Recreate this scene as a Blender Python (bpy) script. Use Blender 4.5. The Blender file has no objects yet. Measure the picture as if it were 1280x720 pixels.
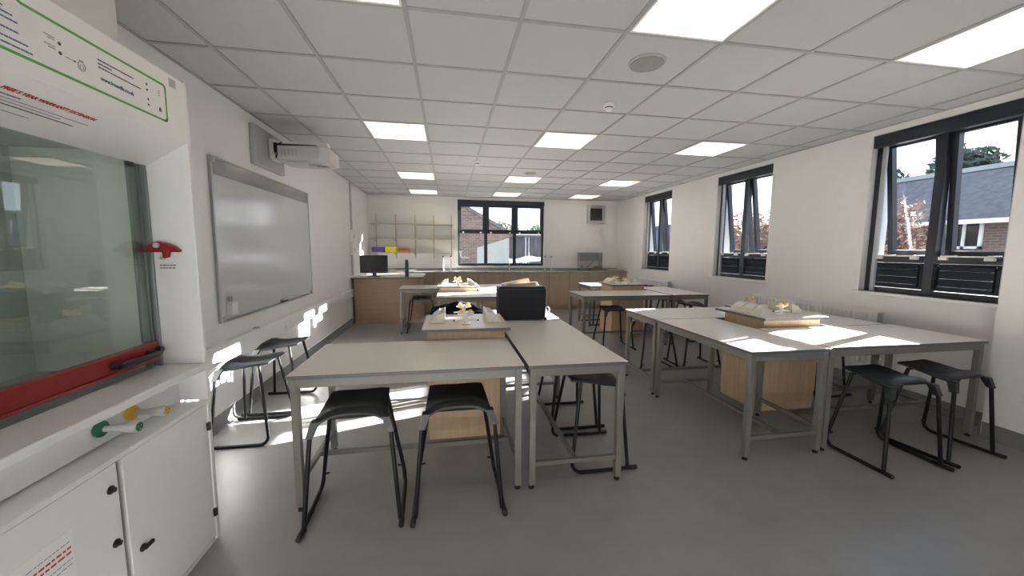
import bpy, bmesh, math, random
from math import sin, cos, pi, radians
from mathutils import Vector, Matrix
random.seed(7)
C = bpy.context.scene.collection
sc = bpy.context.scene

# ------------------------------------------------------------------ camera
F_PX = 469.04
YAW, PITCH, ROLL = .1685, -.1027, .0066
cam_d = bpy.data.cameras.new('camera'); cam = bpy.data.objects.new('camera', cam_d); C.objects.link(cam)
cam_d.sensor_width = 36; cam_d.lens = F_PX / 1280 * 36; cam_d.clip_start = .02; cam_d.clip_end = 500
_f = Vector((sin(YAW)*cos(PITCH), cos(YAW)*cos(PITCH), sin(PITCH)))
_r = Vector((cos(YAW), -sin(YAW), 0)); _u = _r.cross(_f)
_R = _r*cos(ROLL) + _u*sin(ROLL); _U = -_r*sin(ROLL) + _u*cos(ROLL)
cam.matrix_world = Matrix(((_R.x, _U.x, -_f.x, 1.4028), (_R.y, _U.y, -_f.y, -2.0946), (_R.z, _U.z, -_f.z, 1.40), (0, 0, 0, 1)))
sc.camera = cam
sc.view_settings.view_transform = 'Standard'; sc.view_settings.look = 'None'
sc.view_settings.gamma = 1; sc.view_settings.use_curve_mapping = False
sc.view_settings.exposure = 0.66
sc.cycles.use_denoising = True
sc.cycles.max_bounces = 10; sc.cycles.diffuse_bounces = 6; sc.cycles.transparent_max_bounces = 16
sc.cycles.sample_clamp_indirect = 30; sc.cycles.caustics_reflective = False; sc.cycles.caustics_refractive = False

# ------------------------------------------------------------------ world and sun
SKY = 1.8
SUN = 80.0
PANEL = .9
w = bpy.data.worlds.new('sky'); sc.world = w; w.use_nodes = True
nt = w.node_tree; nt.nodes.clear()
o_ = nt.nodes.new('ShaderNodeOutputWorld'); b_ = nt.nodes.new('ShaderNodeBackground'); nt.links.new(b_.outputs[0], o_.inputs[0])
tc = nt.nodes.new('ShaderNodeTexCoord'); sx = nt.nodes.new('ShaderNodeSeparateXYZ'); nt.links.new(tc.outputs['Generated'], sx.inputs[0])
rp = nt.nodes.new('ShaderNodeValToRGB'); nt.links.new(sx.outputs['Z'], rp.inputs[0])
rp.color_ramp.elements[0].position = 0.0; rp.color_ramp.elements[0].color = (.86, .93, 1, 1)
rp.color_ramp.elements[1].position = .6; rp.color_ramp.elements[1].color = (.42, .62, 1, 1)
ns = nt.nodes.new('ShaderNodeTexNoise'); ns.inputs['Scale'].default_value = 4; ns.inputs['Detail'].default_value = 6
nt.links.new(tc.outputs['Generated'], ns.inputs['Vector'])
r2 = nt.nodes.new('ShaderNodeValToRGB'); r2.color_ramp.elements[0].position = .48; r2.color_ramp.elements[1].position = .62
nt.links.new(ns.outputs['Fac'], r2.inputs[0])
mx = nt.nodes.new('ShaderNodeMixRGB'); mx.inputs[2].default_value = (1, 1, 1, 1)
nt.links.new(r2.outputs[0], mx.inputs[0]); nt.links.new(rp.outputs[0], mx.inputs[1]); nt.links.new(mx.outputs[0], b_.inputs[0])
b_.inputs[1].default_value = SKY
sd = bpy.data.lights.new('sun', 'SUN'); so = bpy.data.objects.new('sun', sd); C.objects.link(so)
so.rotation_euler = Vector((-1, -.33, -.30)).to_track_quat('-Z', 'Y').to_euler()
so.location = (20, 8, 9); sd.energy = SUN; sd.angle = radians(.6); sd.color = (1, .97, .93)

# ------------------------------------------------------------------ materials
def mat(name, col, rough=.5, metal=0, noise=0, nscale=20, bump=0, bscale=100, spec=.5, stretch=None, col2=None, emit=None, estr=0, coat=0):
    m = bpy.data.materials.new(name); m.use_nodes = True
    n = m.node_tree.nodes; l = m.node_tree.links; p = n['Principled BSDF']
    p.inputs['Base Color'].default_value = (*col, 1); p.inputs['Roughness'].default_value = rough
    p.inputs['Metallic'].default_value = metal; p.inputs['Specular IOR Level'].default_value = spec
    p.inputs['Coat Weight'].default_value = coat
    if emit:
        p.inputs['Emission Color'].default_value = (*emit, 1); p.inputs['Emission Strength'].default_value = estr
    t = n.new('ShaderNodeTexCoord'); mp = n.new('ShaderNodeMapping'); l.new(t.outputs['Object'], mp.inputs[0])
    if stretch: mp.inputs['Scale'].default_value = stretch
    if noise or col2:
        nn = n.new('ShaderNodeTexNoise'); nn.inputs['Scale'].default_value = nscale; nn.inputs['Detail'].default_value = 5
        l.new(mp.outputs[0], nn.inputs['Vector'])
        cr = n.new('ShaderNodeValToRGB'); l.new(nn.outputs['Fac'], cr.inputs[0])
        cr.color_ramp.elements[0].position = .3; cr.color_ramp.elements[1].position = .7
        a = col2 if col2 else tuple(c*(1-noise) for c in col); b = col if col2 else tuple(min(1, c*(1+noise)) for c in col)
        cr.color_ramp.elements[0].color = (*a, 1); cr.color_ramp.elements[1].color = (*b, 1)
        l.new(cr.outputs[0], p.inputs['Base Color'])
    if bump:
        bn = n.new('ShaderNodeTexNoise'); bn.inputs['Scale'].default_value = bscale; l.new(mp.outputs[0], bn.inputs['Vector'])
        bp = n.new('ShaderNodeBump'); bp.inputs['Strength'].default_value = bump; bp.inputs['Distance'].default_value = .01
        l.new(bn.outputs['Fac'], bp.inputs['Height']); l.new(bp.outputs[0], p.inputs['Normal'])
    return m
M = {}
M['wall'] = mat('wall_paint', (.76, .755, .74), .5, noise=.015, nscale=3, bump=.02, bscale=200, spec=.4)
M['wall_satin'] = mat('wall_paint_satin', (.84, .84, .84), .32, noise=.015, nscale=3, bump=.03, bscale=60)
M['ceiling'] = mat('ceiling_tile', (.53, .535, .54), .9, noise=.03, nscale=250, bump=.05, bscale=400)
M['tbar'] = mat('ceiling_grid_metal', (.38, .38, .385), .5, noise=.02)
M['floor'] = mat('vinyl_floor', (.285, .28, .27), .33, noise=.05, nscale=6, bump=.06, bscale=300)
M['skirt'] = mat('vinyl_skirting', (.22, .225, .23), .4, noise=.03)
M['white'] = mat('white_laminate', (.80, .80, .80), .3, noise=.01)
M['offwhite'] = mat('off_white_plastic', (.60, .57, .48), .35, noise=.01)
M['whiteplastic'] = mat('white_plastic', (.78, .78, .76), .35, noise=.01)
M['projector'] = mat('projector_casing', (.55, .55, .55), .35, noise=.01)
M['greyplastic'] = mat('grey_plastic', (.45, .46, .46), .35, noise=.02)
M['silver'] = mat('grey_painted_steel', (.175, .17, .155), .38, metal=.2, noise=.04, nscale=8)
M['alu'] = mat('brushed_aluminium', (.45, .46, .47), .35, metal=.8, noise=.04, nscale=30)
M['track'] = mat('sash_track_alu', (.25, .28, .28), .35, metal=.6, noise=.03)
M['chrome'] = mat('chrome', (.7, .7, .7), .15, metal=1)
M['black'] = mat('black_plastic', (.018, .02, .022), .35, noise=.1)
M['seat'] = mat('black_stool_seat', (.014, .017, .019), .40, noise=.1, bump=.05, bscale=500)
M['blackmetal'] = mat('black_powder_coat', (.007, .008, .009), .4, spec=.25, noise=.1)
M['rubber'] = mat('black_rubber', (.012, .012, .012), .7)
M['screen'] = mat('black_screen', (.01, .012, .014), .15)
M['fabric'] = mat('black_fabric', (.012, .014, .020), .85, noise=.2, nscale=200, bump=.2, bscale=400)
M['navy'] = mat('navy_fabric', (.008, .011, .024), 1, spec=.05, noise=.2, nscale=20, bump=.2, bscale=60)
M['laminate'] = mat('pale_grey_laminate', (.82, .78, .72), .24, noise=.02, nscale=40)
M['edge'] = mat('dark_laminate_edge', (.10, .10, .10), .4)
M['worktop'] = mat('grey_worktop', (.36, .35, .33), .25, noise=.04, nscale=60)
M['wood'] = mat('beech_vertical', (.60, .44, .28), .42, col2=(.50, .36, .22), nscale=5, stretch=(9, 9, .6))
M['woodh'] = mat('beech_horizontal', (.36, .25, .165), .42, col2=(.29, .20, .125), nscale=5, stretch=(.6, .6, 9))
M['woodd'] = mat('beech_unit_doors', (.39, .31, .235), .42, col2=(.33, .26, .19), nscale=5, stretch=(9, 9, .6))
M['carcass'] = mat('unit_carcass', (.14, .10, .07), .6, noise=.05)
M['shelfwood'] = mat('pale_wood_shelf', (.54, .49, .41), .5, col2=(.48, .43, .36), nscale=5, stretch=(.6, 9, 9))
M['navyframe'] = mat('anthracite_window_frame', (.018, .022, .032), .35, noise=.05)
M['louvre'] = mat('matt_black_louvre', (.010, .012, .016), .9, spec=.1, noise=.1)
M['blindnavy'] = mat('navy_blind', (.022, .032, .055), .6, noise=.05)
M['channel'] = mat('blind_channel', (.40, .42, .44), .4)
M['wb'] = mat('whiteboard_steel', (.60, .62, .64), .13, noise=.01)
M['wbgrey'] = mat('whiteboard_grey_band', (.28, .28, .30), .12)
M['red'] = mat('red_enamel', (.27, .018, .018), .28, noise=.06)
M['redtxt'] = mat('red_print', (.55, .03, .06), .5)
M['bluetxt'] = mat('blue_print', (.13, .18, .30), .5)
M['darktxt'] = mat('dark_print', (.10, .10, .12), .5)
M['greenline'] = mat('green_print', (.14, .42, .10), .5)
M['sticker'] = mat('white_sticker', (.84, .84, .82), .35)
M['greytxt'] = mat('grey_print', (.35, .35, .36), .5)
M['green'] = mat('green_tap', (.01, .13, .06), .35)
M['yellow'] = mat('yellow_tap', (.72, .42, .02), .35)
M['gasyellow'] = mat('amber_gas_tap', (.80, .48, .10), .35)
M['purple'] = mat('purple_plastic', (.05, .02, .22), .4)
M['trayyellow'] = mat('yellow_plastic', (.62, .55, .03), .4)
M['orange'] = mat('orange_plastic', (.72, .20, .03), .4)
M['bottle'] = mat('dark_green_bottle', (.01, .045, .045), .3)
M['paper'] = mat('paper', (.72, .72, .70), .7)
M['manila'] = mat('brown_card', (.50, .31, .19), .7, noise=.06)
M['hoodback'] = mat('hood_grey_liner', (.46, .50, .48), .3, noise=.02)
M['hoodside'] = mat('hood_pale_liner', (.80, .81, .78), .35, noise=.02)
M['hoodtop'] = mat('hood_worktop', (.22, .22, .21), .35, noise=.03)
M['grille'] = mat('speaker_grille', (.30, .30, .29), .6, noise=.08, nscale=500)
M['sink'] = mat('stainless_steel', (.5, .5, .5), .25, metal=1)
M['hoodlamp'] = mat('hood_lamp', (.9, .9, .9), .6, emit=(.95, 1, .96), estr=4.0)  # glow for the added strip that brightens the cupboard inside
M['diff'] = mat('light_diffuser', (.9, .9, .9), .6, emit=(1, .82, .60), estr=PANEL)

def glass(name, tint=(1, 1, 1), gl=.10, rough=0.0):
    m = bpy.data.materials.new(name); m.use_nodes = True; n = m.node_tree.nodes; l = m.node_tree.links; n.clear()
    o = n.new('ShaderNodeOutputMaterial'); mixn = n.new('ShaderNodeMixShader'); t = n.new('ShaderNodeBsdfTransparent'); g = n.new('ShaderNodeBsdfGlossy')
    t.inputs[0].default_value = (*tint, 1); g.inputs['Roughness'].default_value = rough
    lw = n.new('ShaderNodeLayerWeight'); lw.inputs[0].default_value = .5
    pw = n.new('ShaderNodeMath'); pw.operation = 'POWER'; pw.inputs[1].default_value = 4; l.new(lw.outputs['Facing'], pw.inputs[0])
    ma = n.new('ShaderNodeMath'); ma.operation = 'MULTIPLY_ADD'; ma.inputs[1].default_value = .85; ma.inputs[2].default_value = gl; l.new(pw.outputs[0], ma.inputs[0])
    l.new(ma.outputs[0], mixn.inputs[0]); l.new(t.outputs[0], mixn.inputs[1]); l.new(g.outputs[0], mixn.inputs[2]); l.new(mixn.outputs[0], o.inputs[0])
    return m
M['glass'] = glass('window_glass', (.97, .98, .99), .04)
M['sashglass'] = glass('fume_cupboard_glass', (.88, .92, .89), .07)
M['clear'] = glass('clear_plastic', (.85, .85, .85), .05, .1)

def brick_mat(name, c1, c2, mort, scale=1.0):
    m = bpy.data.materials.new(name); m.use_nodes = True; n = m.node_tree.nodes; l = m.node_tree.links; p = n['Principled BSDF']
    t = n.new('ShaderNodeTexCoord'); s = n.new('ShaderNodeSeparateXYZ'); a = n.new('ShaderNodeMath'); c = n.new('ShaderNodeCombineXYZ')
    l.new(t.outputs['Object'], s.inputs[0]); l.new(s.outputs['X'], a.inputs[0]); l.new(s.outputs['Y'], a.inputs[1])
    l.new(a.outputs[0], c.inputs[0]); l.new(s.outputs['Z'], c.inputs[1])
    b = n.new('ShaderNodeTexBrick'); l.new(c.outputs[0], b.inputs['Vector'])
    b.inputs['Color1'].default_value = (*c1, 1); b.inputs['Color2'].default_value = (*c2, 1); b.inputs['Mortar'].default_value = (*mort, 1)
    b.inputs['Scale'].default_value = scale; b.inputs['Brick Width'].default_value = .225; b.inputs['Row Height'].default_value = .075; b.inputs['Mortar Size'].default_value = .01
    l.new(b.outputs['Color'], p.inputs['Base Color']); p.inputs['Roughness'].default_value = .9
    return m
M['brick'] = brick_mat('red_brick', (.18, .11, .085), (.09, .058, .048), (.20, .18, .16))
M['brick2'] = brick_mat('brown_brick', (.17, .11, .09), (.13, .09, .08), (.22, .20, .18))
M['slate'] = mat('slate_roof', (.12, .12, .125), .95, spec=.1, noise=.25, nscale=6)
M['timber'] = mat('dark_timber_fence', (.085, .085, .095), .8, noise=.3, nscale=4, stretch=(8, 8, .5))
M['whitepaint'] = mat('white_exterior_paint', (.78, .78, .76), .6, noise=.03)
M['render'] = mat('pale_render', (.21, .225, .21), .8, noise=.06, nscale=3)
M['ground'] = mat('paving_ground', (.20, .19, .17), .9, noise=.2, nscale=2)
M['grassm'] = mat('grass_ground', (.10, .14, .05), .95, noise=.3, nscale=4)
M['leafgreen'] = mat('green_leaves', (.04, .085, .02), .8, col2=(.02, .045, .012), nscale=2)
M['leafbeech'] = mat('copper_beech_leaves', (.30, .17, .10), .6, col2=(.15, .08, .05), nscale=5)
M['leafdark'] = mat('dark_leaves', (.05, .07, .045), .7, col2=(.025, .04, .025), nscale=2)
M['bark'] = mat('bark', (.012, .010, .008), 1, spec=0, noise=.3)
M['blueclad'] = mat('blue_cladding', (.10, .15, .28), .5, noise=.05)

# ------------------------------------------------------------------ mesh helpers
class MB:
    def __init__(s): s.v = []; s.f = []; s.sm = []; s.mi = []
    def _add(s, vs, fs, smooth=False, mi=0):
        b = len(s.v); s.v += [Vector(v) for v in vs]
        for f in fs: s.f.append([b+i for i in f]); s.sm.append(smooth); s.mi.append(mi)
        return s
    def box(s, x0, x1, y0, y1, z0, z1, mi=0):
        vs = [(x0, y0, z0), (x1, y0, z0), (x1, y1, z0), (x0, y1, z0), (x0, y0, z1), (x1, y0, z1), (x1, y1, z1), (x0, y1, z1)]
        return s._add(vs, [(3, 2, 1, 0), (4, 5, 6, 7), (0, 1, 5, 4), (1, 2, 6, 5), (2, 3, 7, 6), (3, 0, 4, 7)], mi=mi)
    def obox(s, c, size, m=None, mi=0):
        m = m or Matrix.Identity(3); c = Vector(c); hx, hy, hz = [q/2 for q in size]
        vs = [c + m @ Vector(q) for q in [(-hx, -hy, -hz), (hx, -hy, -hz), (hx, hy, -hz), (-hx, hy, -hz), (-hx, -hy, hz), (hx, -hy, hz), (hx, hy, hz), (-hx, hy, hz)]]
        return s._add(vs, [(3, 2, 1, 0), (4, 5, 6, 7), (0, 1, 5, 4), (1, 2, 6, 5), (2, 3, 7, 6), (3, 0, 4, 7)], mi=mi)
    def frustum(s, c0, s0, c1, s1):
        vs = []
        for c, (a, b) in ((c0, s0), (c1, s1)):
            vs += [(c[0]-a/2, c[1]-b/2, c[2]), (c[0]+a/2, c[1]-b/2, c[2]), (c[0]+a/2, c[1]+b/2, c[2]), (c[0]-a/2, c[1]+b/2, c[2])]
        return s._add(vs, [(3, 2, 1, 0), (4, 5, 6, 7), (0, 1, 5, 4), (1, 2, 6, 5), (2, 3, 7, 6), (3, 0, 4, 7)])
    def prism(s, poly, axis, a0, a1, smooth=False, mi=0):
        # poly: 2-D points in the other two axes in order (x,y,z minus axis)
        def P(p, a):
            if axis == 'x': return (a, p[0], p[1])
            if axis == 'y': return (p[0], a, p[1])
            return (p[0], p[1], a)
        n = len(poly); vs = [P(p, a0) for p in poly] + [P(p, a1) for p in poly]
        fs = [tuple(range(n)), tuple(range(2*n-1, n-1, -1))] + [(i, (i+1) % n, n+(i+1) % n, n+i) for i in range(n)]
        return s._add(vs, fs, smooth, mi)
    def tube(s, pts, r, seg=10, caps=True):
        pts = [Vector(p) for p in pts]; n = len(pts)
        t0 = (pts[1]-pts[0]).normalized(); up = Vector((0, 0, 1)) if abs(t0.z) < .9 else Vector((1, 0, 0))
        a = t0.cross(up).normalized(); rings = []
        for i, p in enumerate(pts):
            if i == 0: t = t0
            elif i == n-1: t = (pts[-1]-pts[-2]).normalized()
            else: t = ((pts[i]-pts[i-1]).normalized() + (pts[i+1]-pts[i]).normalized()).normalized()
            a = (a - t*a.dot(t)).normalized(); b = t.cross(a)
            rr = r[i] if isinstance(r, (list, tuple)) else r
            rings.append([p + (a*cos(2*pi*k/seg) + b*sin(2*pi*k/seg))*rr for k in range(seg)])
        vs = [v for R in rings for v in R]
        fs = [(i*seg+k, i*seg+(k+1) % seg, (i+1)*seg+(k+1) % seg, (i+1)*seg+k) for i in range(n-1) for k in range(seg)]
        s._add(vs, fs, True)
        if caps:
            b = len(s.v)-len(vs); s.f.append([b+k for k in range(seg)][::-1]); s.sm.append(False); s.mi.append(0)
            s.f.append([b+(n-1)*seg+k for k in range(seg)]); s.sm.append(False); s.mi.append(0)
        return s
    def lathe(s, c, prof, axis=(0, 0, 1), seg=20):
        # prof: (radius, height along axis)
        ax = Vector(axis).normalized(); u = ax.orthogonal().normalized(); v = ax.cross(u); c = Vector(c)
        vs = []
        for r, h in prof: vs += [c + ax*h + (u*cos(2*pi*k/seg) + v*sin(2*pi*k/seg))*max(r, 1e-4) for k in range(seg)]
        fs = [(i*seg+k, i*seg+(k+1) % seg, (i+1)*seg+(k+1) % seg, (i+1)*seg+k) for i in range(len(prof)-1) for k in range(seg)]
        s._add(vs, fs, True)
        b = len(s.v)-len(vs); s.f.append([b+k for k in range(seg)][::-1]); s.sm.append(False); s.mi.append(0)
        s.f.append([b+(len(prof)-1)*seg+k for k in range(seg)]); s.sm.append(False); s.mi.append(0)
        return s
    def sheet(s, fn, nu, nv, th):
        # fn(u,v)->Vector, u in -1..1, v in 0..1 ; thick sheet downwards
        top = [Vector(fn(-1+2*i/nu, j/nv)) for j in range(nv+1) for i in range(nu+1)]
        bot = [p - Vector((0, 0, th)) for p in top]; N = len(top); fs = []
        I = lambda i, j: j*(nu+1)+i
        for j in range(nv):
            for i in range(nu):
                fs.append((I(i, j), I(i+1, j), I(i+1, j+1), I(i, j+1))); fs.append((N+I(i, j), N+I(i, j+1), N+I(i+1, j+1), N+I(i+1, j)))
        for i in range(nu): fs.append((I(i, 0), N+I(i, 0), N+I(i+1, 0), I(i+1, 0))); fs.append((I(i, nv), I(i+1, nv), N+I(i+1, nv), N+I(i, nv)))
        for j in range(nv): fs.append((I(0, j), I(0, j+1), N+I(0, j+1), N+I(0, j))); fs.append((I(nu, j), N+I(nu, j), N+I(nu, j+1), I(nu, j+1)))
        return s._add(top+bot, fs, True)

WM = {}          # world matrices of roots and their parts
def finish(o, bevel):
    if bevel:
        b = o.modifiers.new('bevel', 'BEVEL'); b.width = bevel; b.segments = 2; b.limit_method = 'ANGLE'; b.angle_limit = radians(40)
def obj(name, mb, m, parent=None, bevel=0, local=False, kind=None):
    me = bpy.data.meshes.new(name)
    vs = mb.v
    W = WM.get(parent.name) if parent else None
    if W is not None and not local:
        Wi = W.inverted(); vs = [Wi @ v for v in vs]
    org = Vector((0, 0, 0))
    if parent is None:
        xs = [v.x for v in vs]; ys = [v.y for v in vs]; zs = [v.z for v in vs]
        org = Vector(((min(xs)+max(xs))/2, (min(ys)+max(ys))/2, min(zs))); vs = [v-org for v in vs]
    me.from_pydata([tuple(v) for v in vs], [], mb.f)
    for p, s_, i in zip(me.polygons, mb.sm, mb.mi): p.use_smooth = s_; p.material_index = i
    for q in (m if isinstance(m, (list, tuple)) else [m]): me.materials.append(q)
    bm = bmesh.new(); bm.from_mesh(me); bmesh.ops.recalc_face_normals(bm, faces=bm.faces); bm.to_mesh(me); bm.free()
    me.set_sharp_from_angle(angle=radians(40))
    o = bpy.data.objects.new(name, me); C.objects.link(o)
    if parent is not None:
        o.parent = parent; WM[o.name] = WM[parent.name]
    else:
        o.location = org; WM[o.name] = Matrix.Translation(org)
    finish(o, bevel)
    if kind: o['kind'] = kind
    return o
def tag(o, label, cat, group=None):
    o['label'] = label; o['category'] = cat
    if group: o['group'] = group
    return o
def root(name, loc, label=None, cat=None, group=None, rz=0, kind=None):
    o = bpy.data.objects.new(name, None); C.objects.link(o); o.empty_display_size = .1
    o.location = loc; o.rotation_euler = (0, 0, rz); WM[o.name] = Matrix.Translation(Vector(loc)) @ Matrix.Rotation(rz, 4, 'Z')
    if kind: o['kind'] = kind
    if label: tag(o, label, cat, group)
    return o
def kids(o): return [c for c in bpy.data.objects if c.parent == o]
def copy_tree(o, parent=None):
    ks = kids(o); c = o.copy(); C.objects.link(c); c.parent = parent
    for k in ks: copy_tree(k, c)
    return c
def txt(string, size, m, parent, P, X, Y, name='lettering', shear=0, bold=.0, align='LEFT', depth=.0004):
    cu = bpy.data.curves.new('t', 'FONT'); cu.body = string; cu.size = size; cu.extrude = depth; cu.shear = shear; cu.offset = bold; cu.align_x = align
    t = bpy.data.objects.new('t', cu); C.objects.link(t); bpy.context.view_layer.update()
    me = bpy.data.meshes.new_from_object(t.evaluated_get(bpy.context.evaluated_depsgraph_get())); bpy.data.objects.remove(t)
    X = Vector(X).normalized(); Y = Vector(Y).normalized(); N = X.cross(Y); P = Vector(P); Wi = WM[parent.name].inverted()
    for v in me.vertices: v.co = Wi @ (P + X*v.co.x + Y*v.co.y + N*(v.co.z + depth))
    me.materials.clear(); me.materials.append(m)
    o = bpy.data.objects.new(name, me); C.objects.link(o); o.parent = parent; WM[o.name] = WM[parent.name]
    return o
def arc(cx, cy, r, a0, a1, n):
    return [(cx + r*cos(a0+(a1-a0)*i/n), cy + r*sin(a0+(a1-a0)*i/n)) for i in range(n+1)]

# ------------------------------------------------------------------ room shell
XL, XR, YB, ZC = -.36, 5.63, 6.9, 2.61
YF = -3.8
m = MB(); m.box(XL-.25, XR+.3, YF-.25, YB+.3, -.2, 0); obj('floor', m, M['floor'], kind='structure')
m = MB(); m.box(XL-.25, XR+.3, YF-.25, YB+.3, ZC+.005, ZC+.2); ceil = obj('ceiling', m, M['ceiling'], kind='structure')
m = MB()
c = 0
x = 0.0
while x < XR:
    m.box(x-.012, x+.012, YF, YB, ZC-.002, ZC+.006); x += .6
y = -3.6
while y < YB:
    m.box(XL, XR, y-.012, y+.012, ZC-.0015, ZC+.006); y += .6
for q in ((XL, XL+.02, YF, YB), (XR-.02, XR, YF, YB)): m.box(*q, ZC-.003, ZC+.006)
m.box(XL, XR, YB-.02, YB, ZC-.003, ZC+.006)
obj('tile_grid', m, M['tbar'], ceil)
m = MB(); m.box(XL-.25, XL, YF, YB, 0, ZC); obj('wall_left', m, M['wall_satin'], kind='structure')
m = MB(); m.box(XL-.25, XR+.3, YF-.25, YF, 0, ZC); obj('wall_front', m, M['wall'], kind='structure')
WIN_R = [(.12, 1.15), (2.33, 3.36), (4.60, 5.62)]
ZS, ZH = 1.0, 2.55
m = MB(); ys = [.02]+[a for w_ in WIN_R for a in w_]+[YB]
for i in range(0, len(ys), 2): m.box(XR, XR+.28, ys[i], ys[i+1], 0, ZC)
for a, b in WIN_R: m.box(XR, XR+.28, a, b, 0, ZS); m.box(XR, XR+.28, a, b, ZH, ZC)
obj('wall_right', m, M['wall'], kind='structure')
m = MB(); m.box(5.42, XR+.28, -.9, .02, 0, ZC); m.box(5.42, XR+.28, YF, -2.7, 0, ZC); m.box(5.42, XR+.28, -2.7, -.9, 0, ZS); m.box(5.42, XR+.28, -2.7, -.9, ZH, ZC)  # near opening belongs to the added out-of-view window
obj('wall_pier', m, M['wall'], kind='structure')
BW = (1.63, 3.72)
m = MB(); m.box(XL-.25, BW[0], YB, YB+.28, 0, ZC); m.box(BW[1], XR+.28, YB, YB+.28, 0, ZC); m.box(*BW, YB, YB+.28, 0, ZS); m.box(*BW, YB, YB+.28, ZH, ZC)
obj('wall_back', m, M['wall'], kind='structure')
m = MB()
m.box(XL, .05, -1.45, -.17, 2.10, ZC-.004)
obj('trim_1', m, M['wall'], kind='structure')
def skirting(name, poly, a0, a1, axis):
    mm = MB(); mm.prism(poly, axis, a0, a1); return mm
sk = lambda s, x: [(x, 0), (x+s*.03, 0), (x+s*.012, .02), (x+s*.007, .04), (x+s*.006, .115), (x, .118)]
m = MB(); m.prism(sk(1, XL), 'y', -.17, 5.14); obj('baseboard_left', m, M['skirt'], kind='structure')
m = MB(); m.prism(sk(-1, XR), 'y', .02, 6.28); m.prism(sk(-1, 5.42), 'y', YF, .012); m.prism([(y_, z_) for y_, z_ in sk(1, .02)], 'x', 5.395, XR-.01); obj('baseboard_right', m, M['skirt'], kind='structure')
m = MB(); m.box(XL, XL+.008, -.17, 5.13, .118, .124); obj('trim_2', m, M['white'], kind='structure')
m = MB(); m.box(XR-.008, XR, .03, 6.28, .118, .124); m.box(5.412, 5.42, YF, .02, .118, .124); obj('trim_3', m, M['white'], kind='structure')

# ------------------------------------------------------------------ windows
def right_window(idx, y0, y1, opens, desc):
    r = root('window_%d' % idx, (5.71, (y0+y1)/2, ZS), kind='structure')
    xa, xb = 5.70, 5.77; fr = .05; zt = 1.36; top = 2.50
    ym = (y0+y1)/2
    mm = MB(); mm.box(xa, xb, y0, y0+fr, ZS, top); mm.box(xa, xb, y1-fr, y1, ZS, top); mm.box(xa, xb, ym-.035, ym+.035, ZS, top)
    mm.box(xa, xb, y0+fr, ym-.035, top-.06, top); mm.box(xa, xb, ym+.035, y1-fr, top-.06, top)
    mm.box(xa, xb, y0+fr, ym-.035, zt-.06, zt); mm.box(xa, xb, ym+.035, y1-fr, zt-.06, zt)
    mm.box(xa, xb, y0+fr, ym-.035, ZS, ZS+.05); mm.box(xa, xb, ym+.035, y1-fr, ZS, ZS+.05); mm.box(xa, xb, y0, y1, top, ZH)
    obj('window_frame', mm, M['navyframe'], r, bevel=.003)
    for (a, b) in ((y0+fr, ym-.035), (ym+.035, y1-fr)):
        mm = MB(); z_ = ZS+.052
        while z_ < zt-.078: mm.prism([(xa+.008, z_), (xa+.066, z_+.0175), (xa+.066, z_+.019), (xa+.008, z_+.0015)], 'y', a, b); z_ += .0185
        for k in range(3): mm.box(xa+.004, xa+.007, a+.04, b-.04, ZS+.09+k*.07, ZS+.096+k*.07)
        mm.box(xa-.004, xa+.008, a+.03, a+.04, ZS+.07, zt-.08); mm.box(xa-.004, xa+.008, b-.04, b-.03, ZS+.07, zt-.08)
        obj('vent_panel', mm, M['louvre'], r)
    for (a, b), ang in zip(((y0+fr, ym-.035), (ym+.035, y1-fr)), opens):
        hinge = Vector((xb-.02, 0, top-.06)); Rm = Matrix.Rotation(-radians(ang), 3, 'Y')
        def T(x, y, z): return hinge + Rm @ (Vector((x, 0, z)) - hinge) + Vector((0, y, 0))
        def rbox(mb, x0, x1, ya, yb_, z0, z1):
            mb._add([T(x0, ya, z0), T(x1, ya, z0), T(x1, yb_, z0), T(x0, yb_, z0), T(x0, ya, z1), T(x1, ya, z1), T(x1, yb_, z1), T(x0, yb_, z1)],
                    [(3, 2, 1, 0), (4, 5, 6, 7), (0, 1, 5, 4), (1, 2, 6, 5), (2, 3, 7, 6), (3, 0, 4, 7)])
        s0, s1, z0, z1 = a+.002, b-.002, zt+.002, top-.062; st = .045
        mm = MB(); rbox(mm, xb-.035, xb+.02, s0, s0+st, z0, z1); rbox(mm, xb-.035, xb+.02, s1-st, s1, z0, z1)
        rbox(mm, xb-.035, xb+.02, s0+st, s1-st, z0, z0+st); rbox(mm, xb-.035, xb+.02, s0+st, s1-st, z1-.02, z1)
        sash = obj('sash', mm, M['navyframe'], r)
        mm = MB(); rbox(mm, xb-.008, xb-.002, s0+st, s1-st, z0+st, z1-.02); obj('pane', mm, M['glass'], sash)
        pb = T(xb-.03, 0, z0+.03)
        mm = MB()
        for yy in (a+.07, b-.07):
            mm.box(xa-.022, xa, yy-.03, yy+.03, zt-.03, zt-.005); mm.tube([(xa-.012, yy, zt+.004), ((xa+pb.x)/2, yy+(.05 if yy < (a+b)/2 else -.05), zt+.008), (pb.x, yy, zt+.012)], .005, 8)
        mm.box(xa-.015, xa-.003, a+.05, b-.05, zt-.004, zt+.008)
        obj('stay', mm, M['whiteplastic'], r)
    mm = MB(); mm.box(XR-.035, xa, y0-.05 if idx != 1 else y0-.02, y1+.05, ZS-.03, ZS); obj('sill', mm, M['white'], r, bevel=.004)
    b = root('roller_blind', (5.67, (y0+y1)/2, 2.44), 'rolled navy blind cassette above '+desc, 'blind')
    mm = MB(); mm.box(5.635, 5.698, y0+.004, y1-.004, 2.43, 2.545); obj('cassette', mm, M['navyframe'], b, bevel=.006)
    for yy in (y0+.022, y1-.085):
        mm = MB(); mm.box(5.672, 5.698, yy-.016, yy+.016, ZS+.002, 2.43); obj('side_channel', mm, M['channel'], b)
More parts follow.
